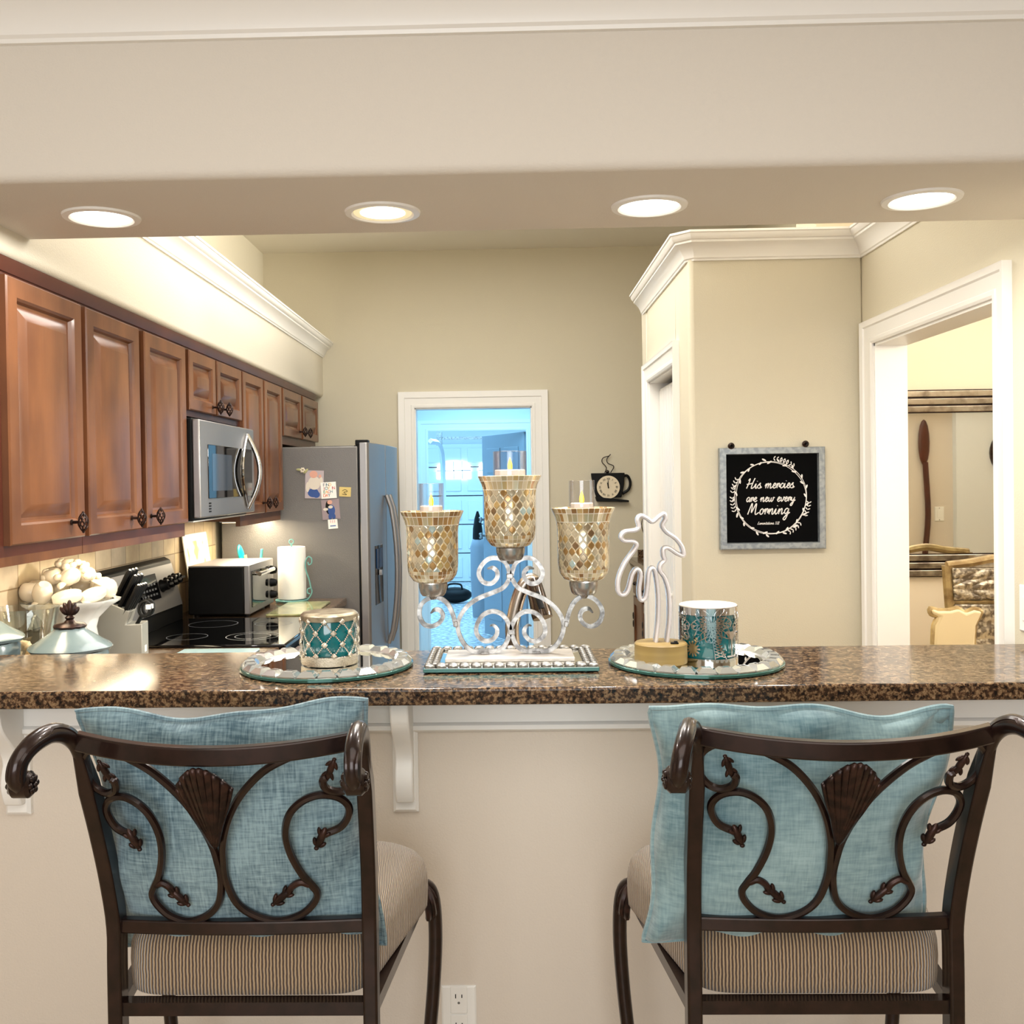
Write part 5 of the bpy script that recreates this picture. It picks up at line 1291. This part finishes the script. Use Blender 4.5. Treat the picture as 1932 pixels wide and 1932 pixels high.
c2 = Vector((ay(1337, 1250, 2.42).x, 2.42, HB+.0112)); r2, h2 = .0695, .135
t = candle_jar(c2, r2, h2-.004, 'jar_candle', 'teal jar candle with silver palm tree cut-outs and a white lid on the right tray')
def cyl(a, z, o=0): # a: lateral metres from front centre
    th = -PI/2+a/r2; return Vector(((r2+o)*cos(th), (r2+o)*sin(th), z))
part(MB().lathe([(r2-.004, 0), (r2+.001, .0), (r2+.001, .010), (r2-.002, .011), (r2-.004, .011)], 60), 'foot_band', chrome, t, world=False)
part(MB().lathe([(r2-.004, h2-.022), (r2+.001, h2-.021), (r2+.001, h2-.004), (r2-.004, h2-.002)], 60), 'top_band', chrome, t, world=False)
part(MB().lathe([(.001, h2-.004), (r2-.001, h2-.004), (r2, h2-.002), (r2-.002, h2), (.001, h2)], 60), 'lid', wax, t, world=False)
mb = MB()
def strip(pts, wd, o=.0012): # flat ribbon on the cylinder
    P = cat([(a, b, 0) for a, b in pts], 4); b_ = len(mb.v); n = len(P)
    for i, p in enumerate(P):
        d = (P[min(i+1, n-1)]-P[max(i-1, 0)]).normalized(); nn = Vector((-d.y, d.x, 0)); w_ = wd*(1 if not isinstance(wd, tuple) else 1)
        for s in (-1, 1): mb.v.append(tuple(cyl(p.x+s*nn.x*w_, p.y+s*nn.y*w_, o)))
    for i in range(n-1): mb.face((b_+2*i, b_+2*i+1, b_+2*i+3, b_+2*i+2))
def frond(a0, z0, ang, L, droop):
    sp = []
    for k in range(7):
        s = k/6; sp.append((a0+cos(ang)*L*s, z0+sin(ang)*L*s-droop*s*s))
    strip(sp, .0011)
    up_, dn_ = [], []
    for k in range(1, 6):
        a, z = sp[k]; d = Vector((sp[k+1][0]-sp[k-1][0], sp[k+1][1]-sp[k-1][1], 0)).normalized(); wv = .013*sin(PI*(k/6)**.8)
        for s in (-1, 1):
            e = (a+d.x*.008-s*d.y*wv, z+d.y*.008+s*d.x*wv); strip([(a, z), e], .0009); (up_ if s > 0 else dn_).append(e)
    strip([sp[0]]+up_+[sp[6]], .0011); strip([sp[0]]+dn_+[sp[6]], .0011)
def palm(a0, zt, L, tx):
    for ang, dr in ((R(175), .012), (R(140), .002), (R(215), .012), (R(258), .0), (R(-70), .0), (R(-25), .012), (R(15), .014), (R(48), .004)): frond(a0, zt, ang, L*(1.0 if dr else .85), dr)
    for s in (-1, 1): strip([(a0+s*.002, zt-.01), (a0+tx*.35+s*.006, zt-.045), (a0+tx+s*.014, .011)], .0012)
    for k in range(9):
        z = .014+k*(zt-.03)/9; f_ = (zt-z)/(zt-.011); w_ = .003+.011*f_; xa = a0+tx*f_**1.3
        strip([(xa-w_, z), (xa+w_, z+.009)], .0012); strip([(xa+w_, z), (xa-w_, z+.009)], .0012)
palm(-.004, .094, .05, .020); palm(.098, .09, .045, -.01); palm(-.105, .088, .045, .01); palm(.21, .09, .05, .0)
# sun flower and cocktail glass
for k in range(12):
    a = 2*PI*k/12; strip([(-.052+.009*cos(a), .034+.009*sin(a)), (-.052+.019*cos(a), .034+.019*sin(a))], .0022)
for q in (.0025, .006, .009): strip([(-.052+q*cos(2*PI*k/14), .034+q*sin(2*PI*k/14)) for k in range(15)], .0022)
for k in range(7): strip([(.047-.018*(k/6), .052+.0035*k), (.047+.018*(k/6), .052+.0035*k)], .002)
strip([(.047, .056), (.047, .018)], .002); strip([(.032, .016), (.062, .016)], .002)
o = part(mb, 'palm_cutout_sleeve', chrome, t, world=False, smooth=0); sm = o.modifiers.new('thickness', 'SOLIDIFY'); sm.thickness = .0012; sm.offset = 0

# ================================================================== NEON PALM LAMP
pc_ = Vector((ay(1247, 1245, 2.40).x, 2.375, HB+.025)); pc_.z = HB+.0255
PL = 2.375
pc_ = Vector((ay(1247, 1245, PL).x, PL, HB+.0112))
t = thing('palm_tree_lamp', 'white palm-tree neon lamp on a round golden base, on the right tray', 'lamp', pc_)
part(MB().lathe([(.001, 0), (.060, 0), (.063, .003), (.063, .047), (.060, .050), (.001, .050)], 48), 'base', gold_wood, t, world=False)
mb = MB(); mb.obox((.028, -.03, .052), .018, .012, .004); mb.obox((.031, -.03, .055), .008, .009, .004); part(mb, 'switch', black_satin, t, world=False, bevel=.001)
trace = [(555, 1600), (572, 1420), (574, 1230), (556, 1070), (535, 1015), (505, 1040), (492, 1150), (476, 1240), (440, 1255), (428, 1180), (440, 1060), (412, 1022), (376, 1065), (345, 1180), (310, 1218), (272, 1195), (272, 1095), (318, 980), (388, 880), (410, 835), (382, 812), (315, 806), (292, 775), (320, 738), (398, 726), (428, 700), (418, 645), (442, 615), (492, 638), (530, 662), (580, 622), (618, 602), (628, 640), (606, 690), (640, 742), (708, 790), (755, 855), (765, 918), (720, 905), (652, 862), (614, 870), (614, 920), (622, 955), (592, 988), (588, 1035), (626, 1095), (655, 1210), (660, 1400), (640, 1590)]
P = []
for x, y in trace:
    q = ay(1100+x*.2484, 820+y*.2484, PL); P.append(Vector((q.x-pc_.x, 0, max(.049, q.z-pc_.z))))
P = cat(P, 6)
mb = MB(); mb.tube(P, .0050, 8, flat=1.8, up=(0, 1, 0)); part(mb, 'neon_tube', neon_m, t, world=False)
acr = MB(); acr.tube([p+Vector((0, .014, 0)) for p in P], .0062, 6, flat=1.3, up=(0, 1, 0)); part(acr, 'acrylic_backing', mat('acrylic', (236, 232, 234), .08, trans=.6, coat=.5), t, world=False)

# ================================================================== STOOLS
def stool(cx, label, gx=0, spl=(.02, .02)):
    t = thing('bar_stool', label, 'stool', (cx, 1.67, 0), 'bar stools')
    z0, z1 = .793, 1.141
    hwv = lambda v: .2185+.010*v
    def surf(u, v, o=0):
        bow = (.012+.034*v)*(1-u*u)
        return Vector((u*hwv(v)+gx*(1-abs(u))*0, -.12*max(v, 0)**1.35-bow-o, z0+(z1-z0)*v-.014*v*(1-u*u)))
    # posts (rear legs continuing into the back and the scrolled finials)
    for s in (-1, 1):
        P = [(s*.222, .0, 0), (s*.2185, .0, .35), (s*.2185, 0, .70)] + [tuple(surf(s, v)) for v in (0, .25, .5, .75, .97)]
        P = cat(P, 4)
        np_ = len(P); mb = MB(); mb.tube(P, [.0125 if i < np_-4 else .0125-.0012*(i-np_+5) for i in range(np_)], 4, sq=True, flat=1.45, up=(0, 1, 0)); part(mb, 'rear_leg', bronze, t, world=False, bevel=.004)
        sp_l = spl[0] if s < 0 else spl[1]
        b_ = surf(s, .95); b0_ = surf(s, .80)
        F = cat([b0_]+[b_+Vector((s*sp_l*q, dy, dz)) for q, dy, dz in ((0, 0, 0), (.2, -.022, .028), (.45, -.058, .042), (.7, -.100, .037), (.9, -.126, .020), (1, -.130, -.004), (1, -.119, -.018))], 6)
        n = len(F); mb = MB(); mb.tube(F, [.0135+.0025*min(1, i/n*2) for i in range(n)], 12, flat=.85, up=(1, 0, 0))
        for q in (-.007, 0, .007): mb.tube([p+Vector((q, 0, 0))+(Vector((0, -.5, .86)) if i < n*.45 else Vector((0, -1, .1))).normalized()*.0105 for i, p in enumerate(F)], .0042, 6)
        fi = part(mb, 'finial', bronze, t, world=False)
        ec = F[-1]+Vector((0, .006, -.002)); mb = MB()
        M = Matrix.Rotation(PI/2, 4, 'Y')
        mb.lathe([(.001, -.016), (.015, -.016), (.020, -.011), (.020, .011), (.015, .016), (.001, .016)], 20, ec, M)
        for sd in (-1, 1):
            for k in range(6): a = 2*PI*k/6; mb.ball(ec+Vector((sd*.0165, .010*cos(a), .010*sin(a))), .004, .005, .005, 8, 6)
            mb.ball(ec+Vector((sd*.019, 0, 0)), .004, n=8, m=6)
        part(mb, 'rosette', bronze, fi, world=False)
    # rails
    def rail(v, name, hw2, dep):
        P = [surf(-1+2*k/24, v) for k in range(25)]; rings = []
        for p in P: rings.append([p+Vector((0, a, b)) for a, b in ((-dep, -hw2), (dep, -hw2), (dep, hw2), (-dep, hw2))])
        part(MB().rings(rings), name, bronze, t, world=False, bevel=.003)
    rail(1.0, 'top_rail', .0145, .011); rail(0, 'bottom_rail', .012, .010)
    # scrollwork, traced on the curved back
    def xc(y):
        for (ya, xa), (yb, xb) in (((330, 1029), (420, 1027)), ((420, 1027), (890, 1003)), ((890, 1003), (1130, 958)), ((1130, 958), (1200, 946))):
            if y <= yb: return xa+(xb-xa)*(y-ya)/(yb-ya)
        return 946
    hwz = lambda y: 662+(584-662)*(y-420)/(1130-420)+26
    def S(x, y, o=0, m=1):
        u = (x-xc(y))/hwz(y); v = (1180-y)/835
        p = surf(0 if False else u, v, o); p.x = m*(p.x-0)+gx*max(0, 1-abs(u))*(1 if True else 0)
        return p
    main = [(505, 490), (522, 500), (512, 540), (455, 562), (395, 545), (352, 490), (362, 415), (430, 362), (540, 352), (650, 378), (765, 430), (872, 530), (940, 640), (980, 760), (990, 850), (980, 950), (930, 1060), (850, 1125), (745, 1155), (650, 1132), (595, 1080), (582, 1030), (612, 985), (655, 930), (698, 830), (708, 730), (680, 640), (620, 585), (545, 565), (470, 585), (430, 630), (434, 680), (470, 725), (535, 748)]
    for m in (-1, 1):
        mm = -m
        P = cat([S(x, y, 0, mm) if True else 0 for x, y in main], 5)
        # u is negative on the traced half, so mirror by sign
        n = len(P); mb = MB(); mb.tube(P, .0067, 8); sw = part(mb, 'scroll', bronze, t, world=False)
        br = cat([S(x, y, .002, mm) for x, y in ((618, 985), (655, 972), (690, 990), (705, 1020))], 5)
        def leaf(c, tip, w_, lobes, pre=None):
            mb = MB()
            if pre: mb.tube(pre, [.006]*len(pre), 8)
            a, b = S(*c, .002, mm), S(*tip, .004, mm); d = b-a; L = d.length; d.normalize(); sd = d.cross(Vector((0, 1, 0))).normalized(); nn = Vector((0, 1, 0))
            MX = Matrix((d, nn, sd)).transposed().to_4x4()
            mb.ball(a+d*L*.5, L*.55, w_*.5, w_*.55, 10, 8, MX)
            for k in range(lobes):
                f_ = .25+.5*k/max(1, lobes-1)
                for q in (-1, 1): mb.ball(a+d*L*f_+sd*q*w_*.55, L*.2, w_*.4, w_*.32, 8, 6, MX @ Matrix.Rotation(q*.5, 4, 'Y'))
            mb.ball(b, w_*.35, w_*.3, w_*.3, 8, 6); part(mb, 'scroll_leaf', bronze_light, t, world=False)
        leaf((692, 1000), (768, 1072), .0115, 2, br); leaf((535, 722), (582, 810), .0125, 2); leaf((505, 500), (460, 412), .0105, 2)
    # shell
    mb = MB(); NA, NR = 44, 16
    def shell(u, v):
        a = (u-.5)*2; spread = 148*(v**.85)*(1-.12*v); y = 775-(382-108*a*a)*v
        lob = abs(sin(a*PI*4.5))
        x = xc(y)+a*138*v**.92; y -= 14*lob*v**4
        p = S(x, y, .008+.007*lob*min(1, v*2)+.010*(1-a*a)*v*(1.3-v)*2, 1); return p
    mb.grid(shell, NA, NR)
    o = part(mb, 'shell_ornament', bronze_light, t, world=False, smooth=60); sm = o.modifiers.new('thickness', 'SOLIDIFY'); sm.thickness = .006; sm.offset = -1
    # seat frame, front legs, footrest
    zf = .651
    mb = MB()
    cs = [(-.2185, 0), (.2185, 0), (.262, .42), (-.262, .42)]
    for (a, b), (c_, d) in zip(cs, cs[1:]+cs[:1]): mb.tube([(a, b, zf), (c_, d, zf)], .0115, 4, sq=True)
    part(mb, 'seat_frame', bronze, t, world=False, smooth=20)
    for s in (-1, 1):
        P = cat([(s*.255, .405, .665), (s*.268, .425, .68), (s*.288, .44, .655), (s*.294, .445, .57), (s*.288, .44, .45), (s*.272, .43, .28), (s*.262, .425, .12), (s*.275, .445, 0)], 5)
        n = len(P); mb = MB(); mb.tube(P, [.017-.004*i/n for i in range(n)], 10); lg = part(mb, 'front_leg', bronze, t, world=False)
        mb = MB()
        for k in range(5):
            a = -1.1+.55*k; mb.tube(cat([(s*.268, .425, .69), (s*(.27+.02*cos(a)), .425-.022*sin(a)-.01, .668), (s*(.272+.026*cos(a)), .43-.028*sin(a)-.012, .635), (s*(.275+.018*cos(a)), .432-.024*sin(a)-.01, .62)], 3), .0065, 6)
        part(mb, 'knee_leaf', bronze_light, lg, world=False)
    mb = MB()
    for (a, b), (c_, d) in zip([(-.22, .0), (.22, .0), (.262, .425), (-.262, .425)], [(.22, .0), (.262, .425), (-.262, .425), (-.22, .0)]): mb.tube([(a, b, .26), (c_, d, .26)], .009, 8)
    part(mb, 'footrest', bronze, t, world=False)
    # upholstered seat
    N = 120
    def outline(k):
        th = 2*PI*k/N; e = .46; cx_, sx_ = cos(th), sin(th)
        e = .46 if sx_ > 0 else .24
        yy = .235+.228*math.copysign(abs(sx_)**e, sx_); hw = .211+.080*min(1, max(0, yy/.36))**1.2
        return Vector((hw*math.copysign(abs(cx_)**e, cx_), yy, 0))
    O = [outline(k) for k in range(N)]; arcl = [0]
    for k in range(N): arcl.append(arcl[-1]+(O[(k+1) % N]-O[k]).length)
    lv = [(.985, .664), (.997, .668), (1.0, .68), (1.005, .71), (1.0, .735), (.985, .753), (.955, .766), (.90, .776), (.78, .786), (.56, .792), (.3, .796), (.01, .797)]
    rings, mb = [], MB(); cyy = .22
    for s, z in lv: rings.append([Vector((p.x*s, cyy+(p.y-cyy)*s, z)) for p in O])
    def uvf(k, i):
        p = rings[k][i % N]
        q = p.x/.28; return (p.x+.55*p.y*q*abs(q)**1.5, p.z)
    mb.rings(rings, uvs=uvf); part(mb, 'seat', rib_m, t, world=False)
    return t
sL = stool(-.4635, 'left bar stool, dark bronze with scrolled back and ribbed tan seat', -.02, (.036, .004))
sR = stool(.5215, 'right bar stool, dark bronze with scrolled back and ribbed tan seat', 0, (.052, .030))

# ================================================================== CUSHIONS
def cushion(name, label, m, cor, seed, thick=.064, wav=1, rnd_=0):
    """cor: TL,TR,BR,BL world corners"""
    TL, TR, BR, BL = cor; nrm = (TR-TL).cross(BL-TL).normalized()
    if nrm.y > 0: nrm = -nrm
    rnd = random.Random(seed); ph = [rnd.uniform(0, 6.28) for _ in range(8)]
    def base(u, v):
        p = (TL*(1-u)+TR*u)*(1-v)+(BL*(1-u)+BR*u)*v; c = (TL+TR+BR+BL)/4
        eu, ev = 4*u*(1-u), 4*v*(1-v)
        # sides pulled in between the corners
        ext = max(abs(2*u-1), abs(2*v-1))
        a = (v-.5)*2; b = (u-.5)*2
        pin = -.045*abs(b)**3*(1-a*a)*math.copysign(1, b); pv = -.04*abs(a)**3*(1-b*b)*math.copysign(1, a)
        p = p+(TR-TL)*pin+(BL-TL)*pv
        p += Vector((0, 0, 1))*.006*wav*(sin(9*u+ph[0])+.6*sin(17*u+ph[1]))*(1-v)**4
        p += (c-p)*rnd_*abs(a*b)**7
        p += (TR-TL).normalized()*.005*wav*sin(11*v+ph[2])*(abs(b)**4)
        return p
    t = thing(name, label, 'cushion', (TL+TR+BR+BL)/4)
    mb = MB()
    def prof(u, v):
        eu, ev = max(0, 1-(2*u-1)**2), max(0, 1-(2*v-1)**2)
        wr = .010*wav*(sin(20*u+4*sin(5*v+ph[3])+ph[4])*(1-ev)**1.5+sin(16*v+3*sin(6*u)+ph[5])*(1-eu)**1.5)*min(1, eu*8)*min(1, ev*8)
        return thick*(eu**.48)*(ev**.48)+wr
    n = 56; off = t.location
    for s in (1, -1): mb.grid(lambda u, v: base(u, v)+nrm*s*prof(u, v)-off, n, n)
    part(mb, 'cover', m, t, world=False, smooth=80)
    E = [base(k/40, 0) for k in range(40)]+[base(1, k/40) for k in range(40)]+[base(1-k/40, 1) for k in range(40)]+[base(0, 1-k/40) for k in range(40)]
    pp = MB(); pp.tube([p-off for p in E], .0045, 6, closed=True); part(pp, 'piping', m, t, world=False)
    return t
def wc(px, py, Y): return ay(px, py, Y)
cushion('throw_cushion', 'teal woven cushion with pointed corners on the left stool', velvet_a, (wc(150, 1343, 1.635), wc(697, 1316, 1.63), wc(728, 1780, 1.735), wc(222, 1785, 1.735)), 1)
cushion('throw_cushion', 'pale teal brushed cushion with puffy wavy top on the right stool', velvet_b, (wc(1224, 1316, 1.63), wc(1814, 1330, 1.635), wc(1738, 1775, 1.735), wc(1206, 1782, 1.735)), 5, .066, 1.3, .035)
